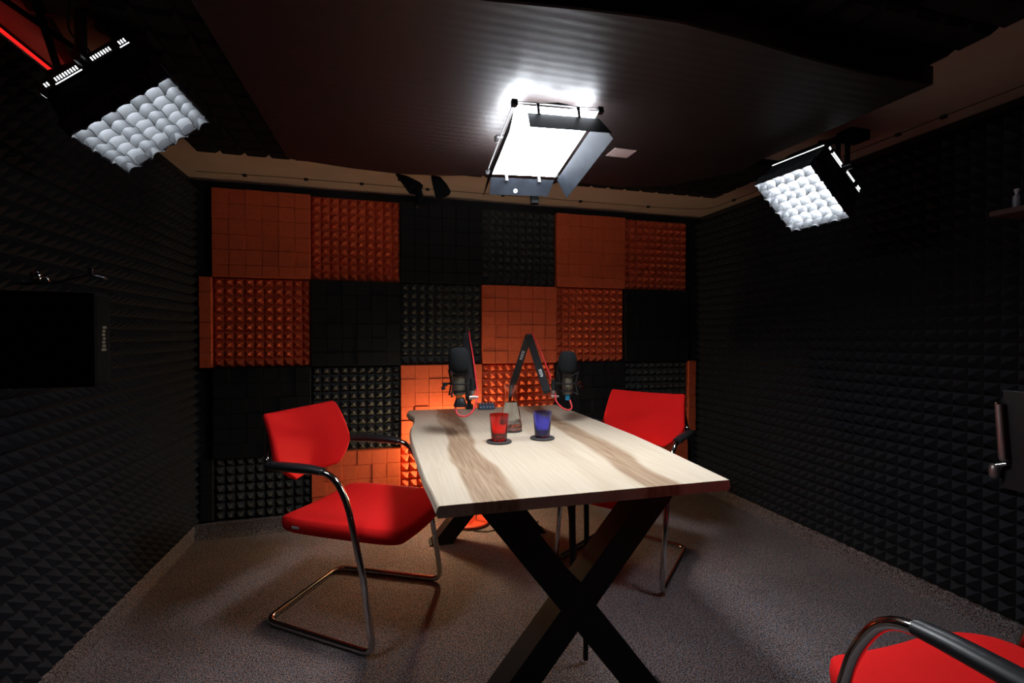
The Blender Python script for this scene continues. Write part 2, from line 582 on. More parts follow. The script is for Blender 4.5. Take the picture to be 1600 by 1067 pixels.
BP = T / 6
def block_mesh(wd, ht, m, name, seed, amp=0.0035, top=0.057):
    """cube-block foam: blocks of slightly different height, split by narrow grooves"""
    rnd = random.Random(seed)
    bm = bmesh.new()
    add_box(bm, 0, wd, 0, ht, 0, 0.036)
    nx = max(1, int(math.ceil(wd / BP - 0.2))); ny = max(1, int(math.ceil(ht / BP - 0.2)))
    for i in range(nx):
        for j in range(ny):
            x0, x1 = i * BP, min((i + 1) * BP, wd)
            y0, y1 = ht - min((j + 1) * BP, ht), ht - j * BP
            if x1 - x0 < 0.012 or y1 - y0 < 0.012: continue
            g_ = rnd.choice((0.0006, 0.0010, 0.0016))
            z = top + rnd.choice((-1, -0.3, 0, 0, 0.4, 1)) * amp
            zl = 0.036
            v = [bm.verts.new(p) for p in ((x0 + g_, y0 + g_, zl), (x1 - g_, y0 + g_, zl), (x1 - g_, y1 - g_, zl), (x0 + g_, y1 - g_, zl))]
            c = 0.0012
            u = [bm.verts.new(p) for p in ((x0 + g_, y0 + g_, z - c), (x1 - g_, y0 + g_, z - c), (x1 - g_, y1 - g_, z - c), (x0 + g_, y1 - g_, z - c))]
            t_ = [bm.verts.new(p) for p in ((x0 + g_ + c, y0 + g_ + c, z), (x1 - g_ - c, y0 + g_ + c, z), (x1 - g_ - c, y1 - g_ - c, z), (x0 + g_ + c, y1 - g_ - c, z))]
            for A, B in ((v, u), (u, t_)):
                for k in range(4):
                    bm.faces.new((A[k], A[(k + 1) % 4], B[(k + 1) % 4], B[k]))
            bm.faces.new(t_)
    bm.normal_update()
    me = bpy.data.meshes.new(name)
    bm.to_mesh(me); bm.free()
    me.materials.append(m)
    return me

_cache = {}
def pyr(nx, ny, key):
    k = (nx, ny, key)
    if k not in _cache:
        _cache[k] = pyramid_mesh(nx, ny, M['foam_' + key], 'pyramid_foam_tile')
    return _cache[k]

def put_tile(me, mtx, parent, name='foam_tile', lab=None):
    o = bpy.data.objects.new(name, me)
    C.objects.link(o)
    o.parent = parent
    o.matrix_local = mtx
    if lab: o['label'] = lab
    return o

def frame_mtx(org, ex, ey):
    ex = Vector(ex); ey = Vector(ey); ez = ex.cross(ey)
    return Matrix(((ex.x, ey.x, ez.x, org[0]), (ex.y, ey.y, ez.y, org[1]), (ex.z, ey.z, ez.z, org[2]), (0, 0, 0, 1)))

# back wall: local x = +X, local y = +Z gives a normal towards -Y
X0 = -0.9879
pat = ['OB OP DB DP OB OP'.split(), 'OP DB DP OB OP DB'.split(), 'DB DP OB OP DB DP'.split(), 'DP OB OP DB DP OB'.split()]
rows = [(Z1, Z0 - Z1), (Z1 - T, T), (Z1 - 2 * T, T), (ZB + 0.003, Z1 - 2 * T - ZB - 0.003)]
LAB = {'OB': 'orange cube-block foam tile', 'OP': 'orange pyramid foam tile', 'DB': 'black cube-block foam tile', 'DP': 'dark pyramid foam tile'}
for r, (zb, hh) in enumerate(rows):
    for c in range(6):
        k = pat[r][c]
        dark = k[0] == 'D'
        if k[1] == 'B':
            me = block_mesh(T - 0.003, hh - 0.003, M['foam_black' if dark else 'foam_orange'], 'block_foam_tile', r * 10 + c)
            o = put_tile(me, frame_mtx((X0 + c * T, YB, zb), (1, 0, 0), (0, 0, 1)), wall_back, lab=LAB[k])
        else:
            ny = 10 if hh > 0.5 else 7
            me = pyr(10, ny, 'dark' if dark else 'orange')
            mt = frame_mtx((X0 + c * T, YB, zb), (1, 0, 0), (0, 0, 1)) @ Matrix.Diagonal((0.996, (hh - 0.003) / (ny * PITCH), 1, 1))
            o = put_tile(me, mt, wall_back, lab=LAB[k])
# narrow strips cut to fill the two corners
def strip(x0, wd, zb, hh, key, sd):
    me = block_mesh(wd, hh - 0.003, M[key], 'block_foam_tile', sd)
    put_tile(me, frame_mtx((x0, YB, zb), (1, 0, 0), (0, 0, 1)), wall_back, lab='narrow strip of cube-block foam in the corner')
strip(X0 - 0.068, 0.066, rows[1][0], T, 'foam_orange', 91)
strip(X0 - 0.068, 0.066, rows[3][0], rows[3][1], 'foam_black', 92)
strip(X0 + 6 * T + 0.001, 0.066, rows[2][0], T, 'foam_orange', 93)

# left wall (normal +X): local x = +Y, local y = +Z ; right wall (normal -X): local x = -Y
zr = [(ZB + 0.003, 10), (ZB + 0.003 + T, 10), (ZB + 0.003 + 2 * T, 10), (ZB + 0.003 + 3 * T, 7)]
for z, n in zr:
    sy = (Z0 - zr[3][0]) / (7 * PITCH) if n == 7 else 1
    for c in range(7):
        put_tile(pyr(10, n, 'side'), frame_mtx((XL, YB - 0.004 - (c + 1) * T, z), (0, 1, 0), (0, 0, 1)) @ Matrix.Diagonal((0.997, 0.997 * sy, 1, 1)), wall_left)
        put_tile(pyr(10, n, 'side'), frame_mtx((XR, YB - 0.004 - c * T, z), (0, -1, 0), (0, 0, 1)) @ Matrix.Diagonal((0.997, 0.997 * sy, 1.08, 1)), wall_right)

# ceiling foam: broad flat-topped blocks split by narrow notches
CP = T / 5
def notch_mesh(nx, ny):
    bm = bmesh.new()
    add_box(bm, 0, nx * CP, 0, ny * CP, 0, 0.026)
    for i in range(nx):
        for j in range(ny):
            x0, x1, y0, y1 = i * CP, (i + 1) * CP, j * CP, (j + 1) * CP
            L_ = []
            for z_, c in ((0.026, 0.001), (0.036, 0.004), (0.050, 0.016)):
                L_.append([bm.verts.new(p) for p in ((x0 + c, y0 + c, z_), (x1 - c, y0 + c, z_), (x1 - c, y1 - c, z_), (x0 + c, y1 - c, z_))])
            for A, B in zip(L_, L_[1:]):
                for k in range(4):
                    bm.faces.new((A[k], A[(k + 1) % 4], B[(k + 1) % 4], B[k]))
            bm.faces.new(L_[-1])
    bm.normal_update()
    me = bpy.data.meshes.new('notched_foam_tile')
    bm.to_mesh(me); bm.free()
    me.materials.append(M['foam_black'])
    return me
NOTCH = {n_: notch_mesh(n_, 5) for n_ in (5, 2, 3)}
# ceiling foam (normal -Z): local x = +X, local y = -Y
def ceil_tile(x, y, nx):
    put_tile(NOTCH[nx], frame_mtx((x, y, ZC), (1, 0, 0), (0, -1, 0)) @ Matrix.Diagonal((0.997, 0.997, 1, 1)), ceiling)
for c in range(5): ceil_tile(-0.88 + c * T, 2.585, 5)
ceil_tile(-0.88 + 5 * T, 2.585, 2)
for r in range(1, 6):
    for c in range(5):
        if r == 3 and c == 3: continue      # the opening where the bare ceiling shows
        ceil_tile(-0.77 + c * T, 2.585 - r * T, 5 if c < 4 else 3)

# ------------------------------------------------------------------ dark board hung below the ceiling
BZ = 1.980
board_poly = [(-0.44, 1.10), (-0.1, 1.095), (0.23, 1.078), (0.48, 1.045), (0.71, 1.026), (0.93, 1.040), (1.153, 1.064), (1.40, 1.078), (1.655, 1.074),
              (1.640, 1.40), (1.622, 1.727), (1.637, 1.874), (1.426, 2.165), (1.20, 2.235), (0.944, 2.232), (0.70, 2.24), (0.453, 2.262), (0.25, 2.315), (0.059, 2.341), (-0.15, 2.32), (-0.412, 2.266), (-0.425, 1.7)]
t = empty('ceiling_board', (0.6, 1.6, BZ))
tag(t, 'large dark brown wavy-edged board hung flat under the ceiling', 'board')
bm = prism([(x - 0.6, y - 1.6) for x, y in board_poly], 0, 0.062)
bmesh.ops.bevel(bm, geom=[e for e in bm.edges if abs(e.verts[0].co.z - e.verts[1].co.z) < 1e-6], offset=0.004, segments=1, affect='EDGES')
obj('panel', bm, M['board'], t)
for x, y in ((-0.8, -0.3), (0.8, -0.3), (-0.8, 0.45), (0.7, 0.2)):
    obj('hanger_bolt', cyl((x, y, 0.060), (x, y, ZC - BZ), 0.006), M['steel'], t)

# blank paper sticker on the board
st = obj('paper_sticker', bx(0.928, 1.030, 1.777, 1.862, BZ - 0.0012, BZ - 0.0001), M['paper'])
tag(st, 'small pale square sticker on the dark board right of the bright lamp', 'sticker')

gp = empty('ceiling_plate', (1.07, 1.05, ZC))
tag(gp, 'grey flat plate on the bare patch of ceiling beyond the dark board edge', 'plate')
obj('plate', bx(-0.15, 0.14, -0.10, 0.095, -0.006, 0, bevel=0.001), M['grey_plate'], gp)
for k in range(3):
    obj('rib', bx(-0.15 + 0.075 * (k + 1) - 0.002, -0.15 + 0.075 * (k + 1) + 0.002, -0.10, 0.095, -0.009, -0.005), M['grey_plate'], gp)

# ------------------------------------------------------------------ conference table
TZ = 0.735
t = empty('conference_table', (0.14, 1.26, 0))
tag(t, 'long pale ash table with brown heartwood streaks on black X legs', 'table')
top = [(0.142, 1.272), (0.136, 1.40), (0.128, 1.52), (0.123, 1.75), (0.118, 2.08), (0.121, 2.25), (0.130, 2.40), (0.155, 2.55), (0.162, 2.66), (0.160, 2.74), (0.143, 2.82), (0.136, 2.90), (0.147, 2.965),
       (1.108, 2.955), (1.116, 2.70), (1.122, 2.30), (1.120, 1.95), (1.104, 1.70), (1.086, 1.50), (1.066, 1.262)]
top = [(x - 0.14, y - 1.26) for x, y in top]
TH = 0.034
bm = bmesh.new()
n = len(top)
def off(k, dl, dr):
    x, y = top[k]
    return (x - dl if k < 13 else x + dr, y)
ringz = []
for z, dl, dr in ((TZ, 0.0, 0.0), (TZ - 0.004, 0.004, 0.002), (TZ - 0.020, 0.010, 0.004), (TZ - TH, 0.004, 0.0)):
    ringz.append([bm.verts.new((*off(k, dl, dr), z)) for k in range(n)])
bm.faces.new(list(reversed(ringz[0])))
bm.faces.new(ringz[-1])
for a, c in zip(ringz, ringz[1:]):
    for k in range(n):
        k2 = (k + 1) % n
        bm.faces.new((a[k], a[k2], c[k2], c[k]))
bmesh.ops.recalc_face_normals(bm, faces=list(bm.faces))
obj('tabletop', bm, M['ash'], t)
for yc, dx in ((1.388, 0.0), (2.725, 0.03)):
    y = yc - 1.26
    x0, x1 = 0.345 - 0.14, 0.935 - 0.14
    hz = TZ - TH
    lg = obj('leg', bar((x0 - 0.035, y, hz - 0.055), (x1 + 0.0, y, 0.0525), 0.085, 0.085, up=(0, 1, 0)), M['leg_metal'], t)
    bm = bmesh.new()
    # square ends flat against floor and top: prism of each slanted beam
    lg.data.clear_geometry()
    def beam(bm, xa, xb, yy0, yy1, hw=0.060):
        P = [(xb - hw, 0.006), (xb + hw, 0.006), (xa + hw, hz - 0.008), (xa - hw, hz - 0.008)]
        v0 = [bm.verts.new((px, yy0, pz)) for px, pz in P]
        v1 = [bm.verts.new((px, yy1, pz)) for px, pz in P]
        bm.faces.new(v0); bm.faces.new(list(reversed(v1)))
        for k in range(4):
            bm.faces.new((v0[k], v1[k], v1[(k + 1) % 4], v0[(k + 1) % 4]))
    beam(bm, 0.318 - 0.14 + dx, 0.845 - 0.14 + dx, y - 0.048, y + 0.048)
    bmesh.ops.recalc_face_normals(bm, faces=list(bm.faces))
    bm.to_mesh(lg.data); bm.free()
    if not lg.data.materials: lg.data.materials.append(M['leg_metal'])
    bm = bmesh.new()
    beam(bm, 0.873 - 0.14 + dx, 0.285 - 0.14 + dx, y - 0.047, y + 0.047)
    bmesh.ops.recalc_face_normals(bm, faces=list(bm.faces))
    obj('leg', bm, M['leg_metal'], t)
    obj('mounting_plate', bx(0.09, 0.92, y - 0.055, y + 0.055, hz - 0.010, hz), M['leg_metal'], t)
    for xf in (0.145 + dx, 0.705 + dx):
        obj('foot', bx(xf - 0.068, xf + 0.068, y - 0.05, y + 0.05, 0, 0.008), M['rubber'], t)

# ------------------------------------------------------------------ chairs
def cushion(L, wfun, th, cfun, nu=26, nv=26, pw=7, rim=0.35, mtx=None):
    bm = bmesh.new()
    def P(u, v, sgn):
        e = max(0.0, (1 - abs(u) ** pw) * (1 - abs(v) ** pw)) ** rim
        x = v * L / 2
        # round the plan corners
        y = u * wfun(v) / 2
        z = cfun(u, v) + sgn * th / 2 * e
        p = Vector((x, y, z))
        return mtx @ p if mtx is not None else p
    def grid(sgn):
        return [[None] * (nv + 1) for _ in range(nu + 1)]
    def par(k, n):
        s_ = -1 + 2 * k / n
        return math.copysign(1 - (1 - abs(s_)) ** 1.5, s_)
    A = grid(1); B = grid(-1)
    for i in range(nu + 1):
        for j in range(nv + 1):
            u, v = par(i, nu), par(j, nv)
            A[i][j] = bm.verts.new(P(u, v, 1))
            if i in (0, nu) or j in (0, nv):
                B[i][j] = A[i][j]
            else:
                B[i][j] = bm.verts.new(P(u, v, -1))
    for i in range(nu):
        for j in range(nv):
            bm.faces.new((A[i][j], A[i][j + 1], A[i + 1][j + 1], A[i + 1][j]))
            q = []
            for w_ in (B[i][j], B[i + 1][j], B[i + 1][j + 1], B[i][j + 1]):
                if w_ not in q: q.append(w_)
            try: bm.faces.new(q)
            except ValueError: pass
    bmesh.ops.recalc_face_normals(bm, faces=list(bm.faces))
    return bm

def make_chair():
    t = empty('cantilever_chair', (0, 0, 0))
    side = lambda s: [
        (-0.300, s * 0.205, 0.800), (-0.268, s * 0.245, 0.672, 0.03), (-0.205, s * 0.277, 0.668, 0.03), (0.085, s * 0.280, 0.672, 0.085), (0.150, s * 0.281, 0.560, 0.05),
        (0.215, s * 0.282, 0.300, 0.02), (0.262, s * 0.282, 0.0135, 0.05)]
    L = side(-1)
    path = L + [(-0.290, -0.235, 0.0135, 0.055), (-0.290, 0.235, 0.0135, 0.055)] + list(reversed(side(1)))
    obj('frame', tube(smooth_path(path), 0.0125, 12), M['chrome'], t, smooth=True, auto=50)
    for s in (-1, 1):
        p = [(-0.235, s * 0.268, 0.674), (-0.205, s * 0.277, 0.676), (-0.13, s * 0.280, 0.679), (-0.03, s * 0.280, 0.679), (0.035, s * 0.280, 0.675)]
        cp = catmull(p, 6)
        rr = [0.0165 + 0.0035 * math.sin(PI * k / (len(cp) - 1)) for k in range(len(cp))]
        obj('armrest', tube(cp, rr, 14, sq=(0.9, 1.28)), M['black_plastic'], t, smooth=True, auto=50)
    # seat: bowed nose in front, rounded flat cushion
    def wf(v):
        if v > 0.35:
            k = (v - 0.35) / 0.65
            return 0.515 - 0.20 * k ** 2.6
        if v < -0.75:
            k = (-v - 0.75) / 0.25
            return 0.49 - 0.05 * k * k
        return 0.515 - 0.025 * max(0, -v) ** 2
    def cf(u, v):
        z = 0.0
        if v > 0.45: z -= 0.040 * ((v - 0.45) / 0.55) ** 2
        z += 0.010 * u * u + 0.004 * v
        return z
    st = obj('seat', cushion(0.525, wf, 0.072, cf, pw=12, rim=0.2, mtx=Matrix.Translation((0.043, 0, 0.424))), M['fabric_red'], t, smooth=True)
    bm = bmesh.new()
    obj('care_tag', bx(-0.135, -0.100, -0.2555, -0.2515, 0.424, 0.433), M['grey_label'], st)
    # frame bars under the seat
    for s in (-1, 1):
        obj('seat_bracket', tube(smooth_path([(0.182, s * 0.281, 0.430), (0.165, s * 0.22, 0.405), (0.10, s * 0.15, 0.398)], 0.03), 0.009, 8), M['black_metal'], t, smooth=True, auto=50)
        obj('seat_rail', bar((-0.20, s * 0.15, 0.394), (0.17, s * 0.15, 0.392), 0.025, 0.012), M['black_metal'], t)
    # backrest: wide above, tapering to a rounded lower edge, dished
    def wb(v):       # v from -1 (bottom) to 1 (top)
        if v > 0.88: return 0.448 - 0.022 * ((v - 0.88) / 0.12) ** 2
        if v > -0.20: return 0.448 + 0.036 * (0.88 - v) / 1.08
        k = (-0.20 - v) / 0.80
        return 0.484 - 0.215 * k ** 1.8
    def cb(u, v):
        return 0.050 * u * u - 0.022 * (v + 0.3) ** 2
    tilt = math.radians(90 - 13)
    # local x -> up, local z -> forward
    fwd = Vector((math.cos(math.radians(12)), 0, math.sin(math.radians(12))))
    upv = Vector((-math.sin(math.radians(12)), 0, math.cos(math.radians(12))))
    yv = fwd.cross(upv)   # completes the frame
    mb = Matrix(((upv.x, yv.x, fwd.x, -0.290), (upv.y, yv.y, fwd.y, 0), (upv.z, yv.z, fwd.z, 0.718), (0, 0, 0, 1)))
    obj('backrest', cushion(0.305, wb, 0.044, cb, pw=9, rim=0.3, mtx=mb), M['fabric_red'], t, smooth=True)
    mb2 = mb @ Matrix.Translation((0, 0, -0.016))
    obj('back_shell', cushion(0.298, lambda v: wb(v) * 0.985, 0.022, cb, mtx=mb2, nu=16, nv=16), M['black_plastic'], t, smooth=True)
    return t

CH = [  # centre x, y, direction faced (degrees), label
    (-0.111, 2.178, -32.6, 'red cushioned chrome chair at the left side of the table, whole frame in view'),
    (1.252, 2.262, 218.5, 'red cushioned chrome chair on the far right side of the table, mostly behind it'),
    (1.198, 0.577, 90.0, 'red cushioned chrome chair cut off in the lower right foreground')]
c0 = make_chair()
for i, (x, y, a, lab) in enumerate(CH):
    o = c0 if i == 0 else copy_tree(c0)
    o.location = (x, y, 0)
    o.rotation_euler = (0, 0, math.radians(a))
    tag(o, lab, 'chair', 'red cantilever chairs around the table')

# ------------------------------------------------------------------ softbox panel lights
def softbox(name, T_, R3, emit, label):
    """local: x long side, y short side, light leaves towards -z; z=0 is the front of the crate"""
    mtx = Matrix.LocRotScale(Vector(T_), Matrix(R3).to_quaternion(), None)
    t = empty(name, (0, 0, 0), mtx=mtx)
    tag(t, label, 'studio light', 'softbox panel lights on the ceiling')
    Lx, Sy, L2, S2, h = 0.307, 0.270, 0.262, 0.246, 0.138
    dz = 0.054
    # fabric skirt: four sloped sides with thickness
    def skirt(bm, x0, y0, z0, x1, y1, z1, th=0.0025):
        for inner in (0, 1):
            k = -th if inner else 0
            lo = [bm.verts.new((sx * (x0 + k), sy * (y0 + k), z0)) for sx, sy in ((-1, -1), (1, -1), (1, 1), (-1, 1))]
            hi = [bm.verts.new((sx * (x1 + k), sy * (y1 + k), z1)) for sx, sy in ((-1, -1), (1, -1), (1, 1), (-1, 1))]
            for q in range(4):
                bm.faces.new((lo[q], lo[(q + 1) % 4], hi[(q + 1) % 4], hi[q]))
            if not inner: first = (lo, hi)
            else:
                for a, c in ((first[0], lo), (first[1], hi)):
                    for q in range(4):
                        bm.faces.new((a[q], a[(q + 1) % 4], c[(q + 1) % 4], c[q]))
        bmesh.ops.recalc_face_normals(bm, faces=list(bm.faces))
    bm = bmesh.new()
    skirt(bm, Lx / 2 - 0.002, Sy / 2 - 0.002, 0.008, L2 / 2, S2 / 2, h)
    obj('fabric_skirt', bm, M['black_fabric'], t)
    # diffuser
    bm = bx(-Lx / 2 + 0.012, Lx / 2 - 0.012, -Sy / 2 + 0.012, Sy / 2 - 0.012, dz, dz + 0.001)
    obj('diffuser', bm, emit, t)
    # egg crate, cells 7 x 6, with sagging fabric edges
    nx, ny = 7, 6
    bm = bmesh.new()
    def rib(a, b_, ncell, sag0=0.010):
        a = Vector(a); b_ = Vector(b_)
        d = (b_ - a)
        nrm = Vector((-d.y, d.x, 0)).normalized() * 0.0007
        seg = 6
        prev = None
        for k in range(ncell * seg + 1):
            f = (k % seg) / seg
            sag = sag0 * math.sin(PI * f)
            side_ = 0.0035 * math.sin(PI * f) * (1 if (k // seg) % 2 else -1)
            p = a + d * (k / (ncell * seg)) + nrm.normalized() * side_
            zf = 0.0 + sag
            c = [bm.verts.new((p + nrm * s_) + Vector((0, 0, z_))) for s_, z_ in ((-1, zf), (1, zf), (1, dz - 0.0006), (-1, dz - 0.0006))]
            if prev:
                for q in range(4):
                    bm.faces.new((prev[q], prev[(q + 1) % 4], c[(q + 1) % 4], c[q]))
            prev = c
    for i in range(nx + 1):
        x = -Lx / 2 + 0.002 + (Lx - 0.004) * i / nx
        rib((x, -Sy / 2, 0), (x, Sy / 2, 0), ny)
    for j in range(ny + 1):
        y = -Sy / 2 + 0.002 + (Sy - 0.004) * j / ny
        rib((-Lx / 2, y, 0), (Lx / 2, y, 0), nx)
    bmesh.ops.recalc_face_normals(bm, faces=list(bm.faces))
    obj('egg_crate', bm, M['crate_fabric'], t)
    # housing
    hx, hy = L2 / 2 + 0.006, S2 / 2 + 0.006
    hs = obj('housing', bx(-hx, hx, -hy, hy, h - 0.004, h + 0.028, bevel=0.003), M['black_metal'], t)
    # glowing vent slots: y- and y+ sides, in groups with a gap for the yoke
    slots = [-15, -14] + list(range(-11, -2)) + list(range(3, 11)) + [14, 15, 16]
    for s in (-1, 1):
        bm = bmesh.new()
        for q in slots:
            x = q * 0.0076
            add_box(bm, x - 0.0017, x + 0.0017, s * (hy + 0.0006) - 0.0006, s * (hy + 0.0006) + 0.0006, h + 0.006, h + 0.016)
        add_box(bm, -0.092, -0.015, s * (hy + 0.0004) - 0.0004, s * (hy + 0.0004) + 0.0004, h - 0.001, h + 0.0012)
        add_box(bm, 0.1, 0.128, s * (hy + 0.0004) - 0.0004, s * (hy + 0.0004) + 0.0004, h - 0.001, h + 0.0012)
        tag(obj('vent_slots', bm, M['emit_slot'], hs), kind='stuff')
    bm = bmesh.new()
    add_box(bm, -hx - 0.0012, -hx, -hy + 0.008, hy - 0.01, h + 0.002, h + 0.0062)
    obj('light_gap', bm, M['emit_slot'], hs)
    # yoke: arms beside the long sides, crossbar above; straight up in the world
    up = mtx.to_3x3().inverted() @ Vector((0, 0, 1))
    ya = hy + 0.012
    A = Vector((0.0, -ya, h + 0.012)); B = Vector((0.0, ya, h + 0.012))
    wA = mtx @ A; wB = mtx @ B
    return t, mtx, A, B, up, hs

def yoke(t, mtx, A, B, up, zc):
    a1 = Vector(A); b1 = Vector(B)
    wa = mtx @ a1; wb = mtx @ b1
    inv = mtx.inverted()
    P = [inv @ Vector((wa.x, wa.y, wa.z)), inv @ Vector((wa.x, wa.y, zc)), inv @ Vector((wb.x, wb.y, zc)), inv @ Vector((wb.x, wb.y, wb.z))]
    side = (inv.to_3x3() @ Vector((1, 0, 0)))
    pts = smooth_path([tuple(p) for p in P], 0.03, 5)
    obj('yoke', tube(pts, 0.011, 8, sq=(1.35, 0.35), up=side), M['black_metal'], t)
    for p, s in ((a1, -1), (b1, 1)):
        k = obj('knob', tube([p + Vector((0, -0.012 * s, 0)), p + Vector((0, 0.022 * s, 0))], 0.013, 12), M['black_plastic'], t, smooth=True, auto=40)

RL = [[0.77807987, 0.04973036, -0.62619375], [-0.02292012, 0.9984451, 0.0508139], [0.62774707, -0.02518483, 0.77800986]]
RR = [[0.77415958, -0.09860821, 0.62526264], [0.07261677, 0.99510521, 0.06702555], [-0.62881138, -0.00648392, 0.77753084]]
tl, ml, A, B, up, hl = softbox('softbox_light', (-0.690, 1.670, 1.822), RL, M['emit_left'], 'black softbox panel light with grey egg crate near the left wall')
yoke(tl, ml, A, B, up, 2.095)
tr, mr_, A2, B2, up2, hr = softbox('softbox_light', (1.741, 1.642, 1.779), RR, M['emit_right'], 'black softbox panel light with bright white egg crate near the right wall')
yoke(tr, mr_, A2, B2, up2, 2.035)

# brackets that carry the softboxes from the ceiling
il = ml.inverted()
def wpt(inv, *p): return tuple(inv @ Vector(p))
bk = obj('ceiling_mount', tube([wpt(il, -0.79, 1.66, 2.10), wpt(il, -0.79, 1.66, ZC)], 0.03, 14), M['black_metal'], tl)
ir = mr_.inverted()
for a, c, r in (((1.85, 1.64, 2.045), (2.03, 1.66, 2.085), 0.012), ((1.97, 1.655, 2.00), (1.97, 1.655, 2.085), 0.010)):
    obj('support_arm', tube([wpt(ir, *a), wpt(ir, *c)], r, 10), M['black_metal'], tr, smooth=True, auto=40)
bmq = bx(2.01, 2.12, 1.625, 1.70, 2.085, ZC, bevel=0.004)
bmesh.ops.transform(bmq, matrix=ir, verts=list(bmq.verts))
obj('ceiling_mount', bmq, M['black_metal'], tr)

# pantograph arms, rods and cables at the top left
pg = empty('folding_ceiling_arm', (-0.93, 1.66, ZC))
tag(pg, 'black folding scissor arm with rods fixed to the ceiling behind the left softbox', 'light bracket')
def ploc(p): return (p[0] + 0.93, p[1] - 1.66, p[2] - ZC)
obj('mounting_rail', bar(ploc((-0.90, 1.45, 2.118)), ploc((-1.02, 1.95, 2.118)), 0.035, 0.022), M['black_metal'], pg)
obj('arm', bar(ploc((-0.86, 1.46, 2.10)), ploc((-0.985, 1.80, 2.03)), 0.018, 0.010), M['black_metal'], pg)
obj('arm', bar(ploc((-0.99, 1.56, 2.10)), ploc((-0.84, 1.75, 2.03)), 0.014, 0.010), M['black_metal'], pg)
obj('rod', tube([ploc((-0.94, 1.60, 2.085)), ploc((-0.79, 1.60, 2.085))], 0.0045, 8), M['steel'], pg, smooth=True, auto=40)
obj('rod', tube([ploc((-1.045, 1.86, 2.045)), ploc((-0.86, 1.72, 2.045))], 0.007, 8), M['black_metal'], pg, smooth=True, auto=40)
lc = obj('lamp_cable', tube(catmull([(-0.80, 1.50, 2.12), (-0.812, 1.53, 2.09), (-0.828, 1.56, 2.03), (-0.80, 1.585, 2.0), (-0.80, 1.60, 1.985)], 6), 0.003, 6), M['rubber'])
tag(lc, 'thin black cable hanging from the ceiling to the left softbox', 'cable')

# red led strip on top of the left foam wall
ls = empty('led_strip', (-1.075, 1.45, 2.078))
tag(ls, 'glowing red LED strip running along the top of the left wall', 'led strip')
obj('backing', bx(-0.010, 0.004, -0.65, 0.62, -0.008, -0.002), M['white_print'], ls)
obj('diffuser', bx(-0.008, 0.004, -0.65, 0.62, -0.002, 0.012, bevel=0.002), M['emit_led'], ls)

# ------------------------------------------------------------------ centre lamp with barn doors
ex = Vector((0.999, -0.0032, 0.0441)).normalized()
ey = Vector((0.0111, 0.9837, -0.1795)); ey = (ey - ex * ey.dot(ex)).normalized()
ez = ex.cross(ey)
org = Vector((0.552, 1.655, 1.897))
mc = Matrix(((ex.x, ey.x, ez.x, org.x), (ex.y, ey.y, ez.y, org.y), (ex.z, ey.z, ez.z, org.z), (0, 0, 0, 1)))
tcn = empty('barn_door_light', (0, 0, 0), mtx=mc)
tag(tcn, 'bright white LED panel light with four black barn doors under the dark board', 'studio light')
HX, HY = 0.141, 0.209
obj('housing', bx(-HX + 0.040, HX - 0.040, -HY + 0.040, HY - 0.040, 0.010, 0.032, bevel=0.003), M['black_metal'], tcn)
obj('diffuser', bx(-HX + 0.010, HX - 0.010, -HY + 0.010, HY - 0.010, -0.002, 0.0005), M['emit_center'], tcn)
def ring(x0, y0, x1, y1, z0, z1):
    bm = bmesh.new()
    L_ = [[bm.verts.new((sx * x, sy * y, z)) for sx, sy in ((-1, -1), (1, -1), (1, 1), (-1, 1))] for x, y, z in ((x0, y0, z0), (x1, y1, z0), (x1, y1, z1), (x0, y0, z1))]
    for i in range(4):
        A, B_ = L_[i], L_[(i + 1) % 4]
        for k in range(4):
            bm.faces.new((A[k], A[(k + 1) % 4], B_[(k + 1) % 4], B_[k]))
    bmesh.ops.recalc_face_normals(bm, faces=list(bm.faces))
    return bm
obj('light_gap', ring(HX - 0.008, HY - 0.008, HX - 0.001, HY - 0.001, 0.0, 0.0098), M['emit_rim'], tcn)
# frame that carries the doors, a little outside and below the housing
FX, FY = HX + 0.008, HY + 0.008
obj('door_frame', ring(FX - 0.002, FY - 0.002, FX + 0.002, FY + 0.002, 0.0125, 0.0150), M['black_metal'], tcn)
for sx in (-1, 1):
    for sy in (-1, 1):
        obj('corner_clamp', bx(sx * FX - 0.010, sx * FX + 0.010, sy * FY - 0.009, sy * FY + 0.009, -0.002, 0.018, bevel=0.002), M['black_metal'], tcn)
# shallow peaked bracket on the near edge
bm = bmesh.new()
pk = [(-0.05, 0.0125), (0.0, 0.0135), (0.05, 0.0125), (0.05, 0.0150), (0.0, 0.022), (-0.05, 0.0150)]
v0 = [bm.verts.new((x, -FY - 0.004, z)) for x, z in pk]; v1 = [bm.verts.new((x, -FY - 0.001, z)) for x, z in pk]
bm.faces.new(v0); bm.faces.new(list(reversed(v1)))
for k in range(6): bm.faces.new((v0[k], v1[k], v1[(k + 1) % 6], v0[(k + 1) % 6]))
bmesh.ops.recalc_face_normals(bm, faces=list(bm.faces))
obj('catch', bm, M['black_metal'], tcn)

